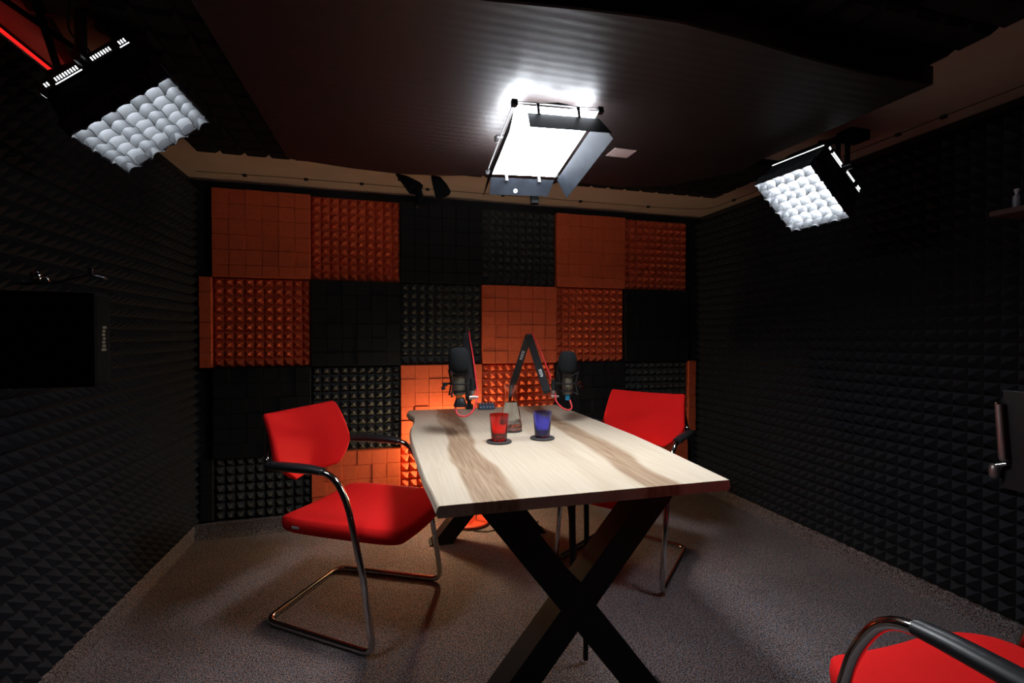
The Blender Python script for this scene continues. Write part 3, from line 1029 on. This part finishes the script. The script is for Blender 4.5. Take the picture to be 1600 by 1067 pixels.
def door(h0, h1, outv, ln, inset0, inset1, th=0.0016, name='barn_door'):
    """trapezoid flap from hinge h0-h1, leaning along outv; insets narrow (positive) or widen its free edge"""
    h0 = Vector(h0); h1 = Vector(h1); o_ = Vector(outv).normalized()
    d = (h1 - h0).normalized()
    n_ = d.cross(o_).normalized() * th / 2
    Q = [h0, h1, h1 + o_ * ln - d * inset1, h0 + o_ * ln + d * inset0]
    bm = bmesh.new()
    v0 = [bm.verts.new(p + n_) for p in Q]; v1 = [bm.verts.new(p - n_) for p in Q]
    bm.faces.new(v0); bm.faces.new(list(reversed(v1)))
    for k in range(4):
        bm.faces.new((v0[k], v1[k], v1[(k + 1) % 4], v0[(k + 1) % 4]))
    bmesh.ops.recalc_face_normals(bm, faces=list(bm.faces))
    return obj(name, bm, M['door_metal'], tcn)
HZ = -0.010
dn = door((-FX + 0.040, -FY, HZ - 0.012), (FX - 0.010, -FY, HZ - 0.012), (0, -0.55, -1), 0.090, -0.012, -0.018)
df = door((-FX + 0.012, FY, HZ), (FX - 0.012, FY, HZ), (0, 0.8, -1), 0.068, 0.0, 0.02)
dr = door((FX, -FY + 0.02, HZ), (FX, FY - 0.004, HZ), (0.55, 0.0, -1), 0.085, -0.01, -0.015)
dl = door((-FX, -FY + 0.01, HZ), (-FX, FY - 0.01, HZ), (-0.30, 0.0, -1), 0.085, -0.010, -0.015)
for xx in (-0.07, 0.07):
    obj('hinge', bx(xx - 0.005, xx + 0.005, -FY - 0.003, -FY + 0.003, -0.036, 0.013, bevel=0.001), M['black_metal'], tcn)
    obj('hinge', bx(xx - 0.006, xx + 0.006, FY - 0.004, FY + 0.004, -0.024, 0.0, bevel=0.001), M['black_metal'], tcn)
# small round emblem on the far door
o_ = Vector((0, 0.8, -1)).normalized(); n_ = Vector((1, 0, 0)).cross(o_).normalized()
if n_.y > 0: n_ = -n_
ce = Vector((-0.028, FY, HZ)) + o_ * 0.050
bm = bmesh.new()
q = []
ring_o = []; ring_i = []
for k in range(24):
    a = 2 * PI * k / 24
    dd = Vector((1, 0, 0)) * math.cos(a) + o_ * math.sin(a)
    ring_o.append(bm.verts.new(ce + dd * 0.0085 + n_ * 0.0016)); ring_i.append(bm.verts.new(ce + dd * 0.0048 + n_ * 0.0016))
for k in range(24):
    bm.faces.new((ring_o[k], ring_o[(k + 1) % 24], ring_i[(k + 1) % 24], ring_i[k]))
for a in ((-0.0028, 0.0028, -0.0008, 0.0008),):
    vv = [bm.verts.new(ce + Vector((1, 0, 0)) * x + o_ * y + n_ * 0.0016) for x, y in ((a[0], a[2]), (a[1], a[2]), (a[1], a[3]), (a[0], a[3]))]
    bm.faces.new(vv)
obj('emblem', bm, M['white_print'], df)
# stalk up to the board
ic = mc.inverted()
obj('mounting_stem', tube([wpt(ic, 0.552, 1.655, 1.925), wpt(ic, 0.552, 1.655, BZ)], 0.016, 14), M['black_metal'], tcn)
obj('yoke', tube(smooth_path([(HX + 0.014, 0.02, 0.02), (HX + 0.014, 0.02, 0.045), (-HX - 0.014, 0.02, 0.045), (-HX - 0.014, 0.02, 0.02)], 0.01), 0.006, 8), M['black_metal'], tcn)
obj('power_pack', bx(0.050, 0.085, HY + 0.070, HY + 0.095, -0.085, 0.02, bevel=0.006), M['equip'], tcn)

# black shaped flaps hanging below the ceiling behind the board
def flap(name, pts, y, label, th=0.028):
    xs = [p[0] for p in pts]; zs = [p[1] for p in pts]
    cx = sum(xs) / len(xs)
    t = empty(name, (cx, y, ZC))
    tag(t, label, 'light fixture', 'black flaps hanging below the ceiling')
    bm = bmesh.new()
    v0 = [bm.verts.new((px - cx, -th / 2, pz - ZC)) for px, pz in pts]
    v1 = [bm.verts.new((px - cx, th / 2, pz - ZC)) for px, pz in pts]
    bm.faces.new(v0); bm.faces.new(list(reversed(v1)))
    nn = len(pts)
    for k in range(nn):
        bm.faces.new((v0[k], v1[k], v1[(k + 1) % nn], v0[(k + 1) % nn]))
    bmesh.ops.recalc_face_normals(bm, faces=list(bm.faces))
    bmesh.ops.bevel(bm, geom=list(bm.edges), offset=0.003, segments=1, affect='EDGES')
    obj('flap', bm, M['equip'], t)
    obj('hanger', cyl((pts[0][0] - cx + 0.02, 0, -0.06), (pts[0][0] - cx + 0.02, 0, 0), 0.007), M['black_metal'], t)
    return t
f1 = flap('hanging_flap', [(0.061, 2.108), (0.12, 2.100), (0.191, 2.072), (0.215, 2.052), (0.208, 2.035), (0.165, 2.0), (0.138, 2.006)], 2.72, 'longer black flap lamp with a chrome-tipped nozzle hanging left of its pair')
obj('nozzle', tube([(0.182 - 0.157, -0.01, 2.03 - ZC), (0.196 - 0.157, -0.01, 1.985 - ZC), (0.185 - 0.157, -0.012, 1.935 - ZC)], [0.024, 0.020, 0.010], 12), M['equip'], f1, smooth=True, auto=40)
obj('tip', tube([(0.185 - 0.157, -0.013, 1.937 - ZC), (0.182 - 0.157, -0.014, 1.915 - ZC)], 0.0075, 12), M['chrome'], f1, smooth=True, auto=40)
flap('hanging_flap', [(0.259, 2.114), (0.310, 2.111), (0.345, 2.075), (0.372, 2.032), (0.366, 2.015), (0.340, 2.0), (0.299, 1.985), (0.283, 2.005), (0.270, 2.06)], 2.72, 'shorter plain black flap hanging right of its pair')

# ------------------------------------------------------------------ string wire and clips on the ceiling
wire = obj('ceiling_wire', tube(catmull([(-1.02, 3.02, ZC - 0.006), (-0.5, 3.003, ZC - 0.006), (0.3, 3.002, ZC - 0.006), (1.3, 2.995, ZC - 0.006), (1.9, 2.99, ZC - 0.006), (2.25, 2.93, ZC - 0.006), (2.30, 2.7, ZC - 0.006), (2.29, 2.2, ZC - 0.006), (2.28, 1.45, ZC - 0.006), (2.30, 0.6, ZC - 0.006)], 6), 0.0016, 6), M['rubber'])
tag(wire, 'thin dark wire clipped along the beige ceiling border', 'wire')
first = None
clipn = 0
cl = [(-0.776, 3.02), (-0.446, 3.003), (-0.132, 3.003), (0.264, 3.003), (0.753, 3.0), (1.303, 2.995), (1.826, 2.992)]
cr_ = [(2.298, 2.69), (2.285, 2.10), (2.280, 1.62), (2.282, 1.44)]
names = ['leftmost dark clip on the wire along the back ceiling border', 'second dark clip from the left on the back ceiling border', 'dark clip on the back ceiling border left of the hanging flaps',
         'dark clip on the back ceiling border between the hanging flaps', 'dark clip on the back ceiling border below the barn door lamp', 'dark clip on the back ceiling border right of the barn door lamp',
         'rightmost dark clip on the back ceiling border', 'dark clip on the right ceiling border nearest the back corner', 'dark clip on the right ceiling border behind the right softbox',
         'dark clip on the right ceiling border beyond the lamp mount', 'dark clip on the right ceiling border nearest the camera']
for k, (x, y) in enumerate(cl + cr_):
    if first is None:
        bm = bmesh.new()
        add_box(bm, -0.011, 0.011, -0.007, 0.007, -0.014, 0)
        bmesh.ops.bevel(bm, geom=list(bm.edges), offset=0.001, segments=1, affect='EDGES')
        o = first = obj('wire_clip', bm, M['rubber'])
    else:
        o = first.copy(); C.objects.link(o)
    o.location = (x, y, ZC - 0.001)
    if k >= len(cl): o.rotation_euler = (0, 0, PI / 2)
    tag(o, names[k], 'clip', 'clips on the ceiling wire')

# ------------------------------------------------------------------ warm floor lamp behind the table
fl = empty('floor_lamp', (0.525, 2.955, 0))
tag(fl, 'floor lamp with orange-red disc base and chrome stems under the far table end', 'lamp')
obj('base', lathe([(0, 0.003), (0.118, 0.003), (0.124, 0.008), (0.124, 0.018), (0.118, 0.022), (0, 0.022)], 48), M['lamp_base'], fl, smooth=True, auto=30)
for x, y in ((-0.035, -0.03), (0.035, -0.03), (0.0, 0.04)):
    obj('stem', tube([(x, y, 0.020), (x, y, 0.155), (x * 0.4 - 0.01, 0.02 + y * 0.4, 0.19), (-0.10, 0.080, 0.385)], 0.0045, 8), M['chrome'], fl, smooth=True, auto=50)
obj('collar', lathe([(0.012, 0.38), (0.022, 0.385), (0.022, 0.405), (0.012, 0.41)], 20, (-0.10, 0.080, 0)), M['chrome'], fl, smooth=True, auto=40)
obj('socket', cyl((-0.10, 0.080, 0.37), (-0.10, 0.080, 0.42), 0.015), M['black_plastic'], fl)
obj('bulb', lathe([(r_, z_ - 0.12) for r_, z_ in ((0, 0.53), (0.013, 0.535), (0.018, 0.55), (0.030, 0.585), (0.033, 0.61), (0.028, 0.635), (0.014, 0.652), (0, 0.656))], 24, (-0.10, 0.080, 0)), M['emit_bulb'], fl, smooth=True)
pc = [(0.60, 2.90, 0.012), (0.52, 2.83, 0.006), (0.60, 2.78, 0.006), (0.70, 2.80, 0.006), (0.66, 2.70, 0.006), (0.74, 2.66, 0.006), (0.82, 2.72, 0.006), (0.95, 2.85, 0.006)]
obj('cord', tube(catmull([(x - 0.525, y - 2.955, z) for x, y, z in pc], 8), 0.0035, 8), M['rubber'], fl, smooth=True)

# cables hanging under the table
def cable(pts, r, label, m='rubber', name='cable', group=None):
    o = obj(name, tube(catmull(pts, 8), r, 8), M[m], smooth=True)
    tag(o, label, 'cable', group)
    return o
cable([(0.790, 1.90, 0.69), (0.789, 1.90, 0.50), (0.786, 1.885, 0.30), (0.787, 1.88, 0.12), (0.78, 1.86, 0.016)], 0.016, 'thick black cable sleeve hanging behind the crossed table legs', name='cable_sleeve')
cable([(0.720, 1.60, 0.695), (0.712, 1.575, 0.45), (0.708, 1.57, 0.20), (0.707, 1.57, 0.014)], 0.010, 'black cable dropping to the floor just behind the near leg crossing', name='power_cable')
for k, (dx, dy, lab) in enumerate(((-0.06, -0.02, 'left thin dark cable fanning out above the cable sleeve'), (0.045, 0.02, 'middle thin dark cable fanning out above the cable sleeve'), (0.13, 0.07, 'right thin dark cable fanning out above the cable sleeve'))):
    cable([(0.79 + dx, 1.93 + dy, 0.698), (0.79 + dx * 0.8, 1.925 + dy, 0.62), (0.79 + dx * 0.3, 1.922, 0.50), (0.79 + dx * 0.06 + 0.0, 1.921, 0.40)], 0.0045, lab, name='thin_cable', group='thin cables under the table')
cable([(0.775, 1.935, 0.49), (0.70, 1.98, 0.475), (0.62, 2.02, 0.44), (0.55, 2.06, 0.455), (0.53, 2.08, 0.55), (0.54, 2.09, 0.698)], 0.006, 'dark cable sagging sideways under the tabletop', name='slack_cable')

# ------------------------------------------------------------------ things on the table
def coaster(x, y, lab):
    o = obj('coaster', lathe([(0, 0), (0.052, 0), (0.055, 0.002), (0.055, 0.006), (0.052, 0.008), (0, 0.008)], 40), M['coaster'], smooth=True, auto=30)
    o.location = (x, y, TZ)
    tag(o, lab, 'coaster', 'round dark coasters on the table')
def tumbler(x, y, m, lab):
    t = empty('tumbler', (x, y, TZ + 0.0082))
    tag(t, lab, 'tumbler', 'coloured tumblers on the table')
    h = 0.114
    prof = [(0, 0), (0.031, 0), (0.0335, 0.002), (0.0345, 0.010), (0.0420, h - 0.002), (0.0425, h), (0.0405, h), (0.0398, h - 0.003), (0.0322, 0.014), (0.028, 0.010), (0, 0.010)]
    obj('cup', lathe(prof, 48), m, t, smooth=True, auto=50)
    return t
coaster(0.479, 1.972, 'round dark coaster under the red tumbler')
coaster(0.683, 1.990, 'round dark coaster under the blue tumbler')
coaster(0.592, 2.195, 'round dark coaster under the glass carafe')
tumbler(0.479, 1.972, M['red_glass'], 'translucent red tumbler on a dark coaster')
tumbler(0.683, 1.990, M['blue_glass'], 'translucent blue tumbler on a dark coaster')
cf_ = empty('carafe', (0.592, 2.195, TZ + 0.0082))
tag(cf_, 'clear glass carafe of water standing behind the red tumbler', 'carafe')
outer = [(0.0, 0.0), (0.050, 0.0), (0.0545, 0.004), (0.055, 0.012), (0.050, 0.045), (0.043, 0.085), (0.0345, 0.125), (0.0285, 0.150), (0.0265, 0.165), (0.028, 0.185), (0.034, 0.212), (0.036, 0.218)]
inner = [(0.0345, 0.218), (0.0325, 0.212), (0.0262, 0.185), (0.0247, 0.165), (0.0267, 0.150), (0.0327, 0.125), (0.0412, 0.085), (0.0482, 0.045), (0.0530, 0.014), (0.049, 0.010), (0.0, 0.010)]
obj('glass_body', lathe(outer + inner, 48), M['glass'], cf_, smooth=True, auto=60)
wat = [(0.0, 0.0104), (0.0484, 0.0104), (0.0524, 0.0144), (0.0477, 0.045), (0.0407, 0.085), (0.0322, 0.125), (0.0300, 0.134), (0.0, 0.134)]
obj('water', lathe(wat, 48), M['water'], cf_, smooth=True, auto=40)

# small audio mixer
mxr = empty('audio_mixer', (0.618, 2.905, TZ))
tag(mxr, 'small dark audio mixer with rows of knobs at the far table edge', 'audio mixer')
mt = Matrix.Rotation(math.radians(14), 4, 'X')
obj('body', bx(-0.052, 0.052, -0.04, 0.04, 0.002, 0.034, bevel=0.004), M['black_plastic'], mxr)
obj('front_panel', bx(-0.049, 0.049, -0.0415, -0.0395, 0.005, 0.031), M['screen'], mxr)
for k in range(5):
    obj('knob', cyl((-0.04 + k * 0.02, -0.02, 0.033), (-0.04 + k * 0.02, -0.02, 0.043), 0.006, 10), M['grey_label'], mxr)
    obj('knob', cyl((-0.04 + k * 0.02, -0.041, 0.018), (-0.04 + k * 0.02, -0.047, 0.018), 0.0045, 10), M['grey_label'], mxr)

# boom arms
def boom_arm(name, base, apex, tip, labels, label, text_specs=()):
    base = Vector(base); apex = Vector(apex); tip = Vector(tip)
    t = empty(name, (base.x, base.y, TZ))
    tag(t, label, 'microphone arm', 'black boom arms on the table')
    O = Vector((base.x, base.y, TZ))
    b0 = base - O; a0 = apex - O; t0 = tip - O
    obj('clamp', bx(-0.022, 0.022, -0.03, 0.03, 0.0, 0.030, bevel=0.003), M['black_metal'], t)
    obj('post', cyl((0, 0, 0.028), tuple(b0), 0.013), M['black_metal'], t, smooth=True, auto=40)
    camd = Vector((0.26, 0.96, 0)).normalized()
    off = Vector((0.012, -0.012, 0))
    res = []
    for nm, p, q in (('lower_boom', b0, a0 - off * 0.0), ('upper_boom', a0 + Vector((0, -0.022, 0)), t0)):
        d = (q - p).normalized()
        up_ = camd - d * camd.dot(d); up_.normalize()
        bmx = bar(tuple(p), tuple(q), 0.042, 0.020, up=tuple(up_), bevel=0.004)
        o = obj(nm, bmx, M['black_plastic'], t)
        res.append((o, p, q, d, up_))
    obj('elbow', tube([a0 + Vector((0, 0.012, 0)), a0 + Vector((0, -0.036, 0))], 0.020, 20), M['black_plastic'], t, smooth=True, auto=40)
    obj('elbow_bolt', tube([a0 + Vector((0, -0.036, 0)), a0 + Vector((0, -0.040, 0))], 0.008, 14), M['chrome'], t, smooth=True, auto=40)
    for (idx, frac, s) in text_specs:
        o, p, q, d, up_ = res[idx]
        dd = d if d.z > 0 else -d
        cpos = p.lerp(q, frac) - up_ * 0.0106
        xx = dd
        zz = -up_
        yy = zz.cross(xx)
        mtx = Matrix(((xx.x, yy.x, zz.x, cpos.x), (xx.y, yy.y, zz.y, cpos.y), (xx.z, yy.z, zz.z, cpos.z), (0, 0, 0, 1)))
        text_obj('lettering', s, 0.024, M['white_print'], o, mtx)
    return t

armL = boom_arm('boom_arm', (0.515, 2.93, 0.79), (0.452, 2.68, 1.195), (0.408, 2.24, 0.935), None, 'black boom arm seen end-on behind the left microphone')
armR = boom_arm('boom_arm', (0.775, 2.93, 0.80), (0.848, 2.74, 1.190), (0.822, 2.315, 0.900), None, 'black boom arm bent in a peak between carafe and right microphone',
                text_specs=((0, 0.72, 'RØDE'), (1, 0.70, 'RØDE')))
cable([(0.470, 2.67, 1.222), (0.462, 2.60, 1.185), (0.445, 2.40, 1.075), (0.425, 2.20, 0.955), (0.412, 2.14, 0.905), (0.395, 2.12, 0.86), (0.36, 2.11, 0.832), (0.322, 2.12, 0.838), (0.312, 2.14, 0.868)], 0.0042,
      'red cable running down the left boom arm and looping under its microphone', 'red_cable', 'microphone_cable', 'red microphone cables')
cable([(0.862, 2.71, 1.215), (0.868, 2.64, 1.165), (0.868, 2.48, 1.045), (0.864, 2.32, 0.915), (0.852, 2.27, 0.868), (0.868, 2.25, 0.838), (0.90, 2.24, 0.818), (0.932, 2.25, 0.825), (0.935, 2.28, 0.862)], 0.0042,
      'red cable running down the peaked boom arm and looping under the right microphone', 'red_cable', 'microphone_cable', 'red microphone cables')

def microphone(x, y, zb, ztop, label, bottom, joint_x, knob_side, sc=1.0):
    """studio mic with foam windscreen in a cage mount; zb = bottom of body, ztop = top of windscreen"""
    t = empty('studio_microphone', (x, y, zb))
    tag(t, label, 'microphone', 'studio microphones on boom arms')
    H_ = ztop - zb
    wb_ = H_ - 0.118
    prof = [(0.0, wb_), (0.034, wb_), (0.041, wb_ + 0.004), (0.0465, wb_ + 0.018), (0.0495, wb_ + 0.045), (0.048, wb_ + 0.075), (0.043, wb_ + 0.098), (0.034, wb_ + 0.112), (0.020, wb_ + 0.1175), (0.0, H_)]
    obj('windscreen', lathe(prof, 32), M['windscreen'], t, smooth=True, auto=60)
    obj('body', lathe([(0, 0), (0.022, 0), (0.026, 0.006), (0.027, 0.02), (0.027, wb_ + 0.002), (0, wb_ + 0.002)], 28), M['mic_body'], t, smooth=True, auto=40)
    obj('body_ring', lathe([(0.0272, 0.012), (0.0285, 0.012), (0.0285, 0.022), (0.0272, 0.022)], 28, close=True), M['black_metal'], t, smooth=True, auto=40)
    if bottom == 'cone':
        obj('plug_ring', lathe([(0, -0.012), (0.016, -0.012), (0.016, 0.0), (0, 0.0)], 20), M['orange_tape'], t, smooth=True, auto=40)
        obj('plug', lathe([(0, -0.055), (0.030, -0.055), (0.031, -0.048), (0.022, -0.022), (0.015, -0.012), (0, -0.012)], 24, (0.006, 0, 0)), M['black_plastic'], t, smooth=True, auto=40)
    else:
        obj('plug_ring', lathe([(0, -0.032), (0.012, -0.032), (0.0125, -0.010), (0.010, 0.0), (0, 0.0)], 20), M['blue_tape'], t, smooth=True, auto=40)
    # cage: horizontal hoop plus flared side rods
    zc_ = wb_ * 0.52
    bm = bmesh.new()
    R1 = 0.046
    add_tube(bm, [(R1 * math.cos(a), R1 * math.sin(a), zc_) for a in [2 * PI * k / 32 for k in range(33)]], 0.0042, 6, cap=False)
    R0 = 0.031
    for zz in (zc_ - 0.038, zc_ + 0.038):
        add_tube(bm, [(R0 * math.cos(a), R0 * math.sin(a), zz) for a in [2 * PI * k / 24 for k in range(25)]], 0.0036, 6, cap=False)
    for k in range(4):
        a = PI / 4 + k * PI / 2
        c_, s_ = math.cos(a), math.sin(a)
        add_tube(bm, catmull([(0.060 * c_, 0.060 * s_, zc_ + 0.062), (R1 * c_, R1 * s_, zc_), (0.057 * c_, 0.057 * s_, zc_ - 0.058)], 5), 0.0040, 6)
    obj('shock_mount', bm, M['black_metal'], t, smooth=True, auto=50)
    bm = bmesh.new()
    for k in range(4):
        a = PI / 4 + k * PI / 2
        for sz in (1, -1):
            for da in (-0.55, 0.55):
                add_tube(bm, [(0.055 * math.cos(a), 0.055 * math.sin(a), zc_ + sz * 0.058), (R0 * math.cos(a + da), R0 * math.sin(a + da), zc_ + sz * 0.038)], 0.0016, 5)
    tag(obj('elastic_cords', bm, M['rubber'], t), kind='stuff')
    ks = knob_side
    obj('adjust_knob', tube([(ks * 0.046, 0, zc_), (ks * 0.072, 0, zc_)], 0.0045, 8), M['black_metal'], t)
    obj('adjust_knob', tube([(ks * 0.066, -0.004, zc_ - 0.010), (ks * 0.066, -0.004, zc_ + 0.006)], 0.011, 12), M['black_plastic'] if ks < 0 else M['chrome'], t, smooth=True, auto=40)
    obj('adjust_knob', tube([(ks * 0.071, -0.006, zc_ - 0.026), (ks * 0.075, -0.006, zc_ - 0.012)], 0.009, 12), M['black_plastic'] if ks < 0 else M['chrome'], t, smooth=True, auto=40)
    # swivel between the mount and the arm
    jx = joint_x - x
    jz = zc_
    obj('mount_bracket', tube([(math.copysign(R1, jx), 0, zc_), (jx, 0, zc_)], 0.005, 8), M['black_metal'], t)
    obj('swivel', tube([(jx, 0, zc_ - 0.035), (jx, 0, zc_ + 0.022)], 0.0115, 14), M['black_plastic'], t, smooth=True, auto=40)
    obj('swivel_ring', tube([(jx, 0, zc_ - 0.052), (jx, 0, zc_ - 0.035)], 0.0125, 14), M['steel'], t, smooth=True, auto=40)
    obj('thumb_screw', tube([(jx - 0.016, -0.008, zc_ - 0.066), (jx + 0.014, -0.008, zc_ - 0.066)], [0.009, 0.009], 14), M['steel'], t, smooth=True, auto=40)
    obj('thumb_screw', tube([(jx + 0.014, -0.008, zc_ - 0.066), (jx + 0.026, -0.008, zc_ - 0.066)], 0.006, 14), M['steel'], t, smooth=True, auto=40)
    return t
microphone(0.331, 2.15, 0.925, 1.144, 'studio microphone with black foam windscreen at the left, cone plug below', 'cone', 0.393, -1)
microphone(0.930, 2.30, 0.892, 1.118, 'studio microphone with black foam windscreen at the right, blue ring below', 'blue', 0.850, 1)

# ------------------------------------------------------------------ right wall: handle in a black door leaf, shelf with bottle
dr_ = empty('acoustic_hatch', (2.352, 1.20, 0))
tag(dr_, 'black flat leaf set over the right foam wall carrying a lever handle', 'hatch')
obj('leaf', bx(-0.012, 0.010, -0.42, 0.065, 0.60, 0.985, bevel=0.003), M['black_plastic'], dr_)
hd = obj('handle', tube(smooth_path([(-0.035, 0.066, 0.930), (-0.036, 0.050, 0.715), (-0.014, 0.048, 0.712)], 0.015), 0.010, 12, sq=(0.8, 1.2)), M['steel'], dr_, smooth=True, auto=50)
obj('end_cap', tube([(-0.035, 0.0665, 0.930), (-0.035, 0.067, 0.938)], 0.0115, 12), M['chrome'], hd, smooth=True, auto=40)
obj('thumb_turn', lathe([(0, -0.030), (0.010, -0.028), (0.0155, -0.018), (0.017, 0.0), (0.0155, 0.018), (0.010, 0.028), (0, 0.030)], 18, (-0.036, 0.075, 0.665)), M['steel'], dr_, smooth=True)
obj('spindle', tube([(-0.036, 0.070, 0.690), (-0.030, 0.045, 0.700), (-0.012, 0.045, 0.700)], 0.008, 10), M['chrome'], dr_, smooth=True, auto=40)

sh = empty('wall_shelf', (2.39, 1.10, 1.665))
tag(sh, 'small brown shelf high on the right wall', 'shelf')
obj('shelf_board', bx(-0.19, 0.0, -0.25, 0.135, -0.02, 0.0, bevel=0.002), M['brown_shelf'], sh)
obj('bracket', bx(-0.10, 0.0, -0.10, -0.085, -0.10, -0.02), M['black_metal'], sh)
bt = empty('spray_bottle', (2.245, 1.178, 1.665))
tag(bt, 'small pale grey bottle standing on the brown wall shelf', 'bottle')
obj('body', lathe([(0, 0), (0.012, 0), (0.0125, 0.01), (0.0125, 0.046), (0.006, 0.052), (0, 0.052)], 18), M['bottle'], bt, smooth=True, auto=40)
obj('cap', lathe([(0, 0.052), (0.006, 0.052), (0.006, 0.060), (0.009, 0.062), (0.009, 0.072), (0, 0.073)], 18), M['grey_label'], bt, smooth=True, auto=40)

# ------------------------------------------------------------------ dark equipment in front of the left wall
eq = empty('covered_panel_light', (-0.80, 1.36, 0))
tag(eq, 'black boxy unlit panel on an arm by the left foam wall, shiny knob on top', 'studio light')
obj('body', bx(-0.14, 0.14, -0.035, 0.035, 1.075, 1.300, bevel=0.01), M['equip'], eq)
obj('top_bar', tube([(-0.02, -0.01, 1.318), (0.055, -0.022, 1.320), (0.130, -0.037, 1.340), (0.165, -0.04, 1.332)], 0.005, 8, sq=(0.6, 1.6)), M['black_metal'], eq, smooth=True, auto=40)
kb = obj('top_knob', lathe([(0, -0.012), (0.008, -0.010), (0.012, 0), (0.008, 0.010), (0, 0.012)], 16, (0.012, -0.008, 1.336)), M['chrome'], eq, smooth=True)
obj('side_knob', lathe([(0, -0.007), (0.006, -0.005), (0.009, 0), (0.006, 0.005), (0, 0.007)], 16, (0.034, -0.014, 1.328)), M['chrome'], eq, smooth=True)
obj('latch', tube([(0.134, -0.037, 1.338), (0.134, -0.037, 1.356)], 0.006, 12), M['chrome'], eq, smooth=True, auto=40)
obj('wall_arm', tube(smooth_path([(-0.02, 0.03, 1.25), (-0.12, 0.06, 1.25), (-0.26, 0.06, 1.25)], 0.03), 0.012, 10), M['black_metal'], eq, smooth=True, auto=40)
tl_ = bmesh.new()
for k_, (w0, w1) in enumerate(((-0.010, 0.010), (-0.006, 0.008), (-0.007, 0.006), (-0.004, 0.007), (-0.007, 0.005), (-0.005, 0.006), (-0.004, 0.012))):
    add_box(tl_, 0.1402, 0.1408, w0, w1, 1.160 + k_ * 0.009, 1.166 + k_ * 0.009)
tag(obj('lettering', tl_, M['dim_print'], eq), kind='stuff')
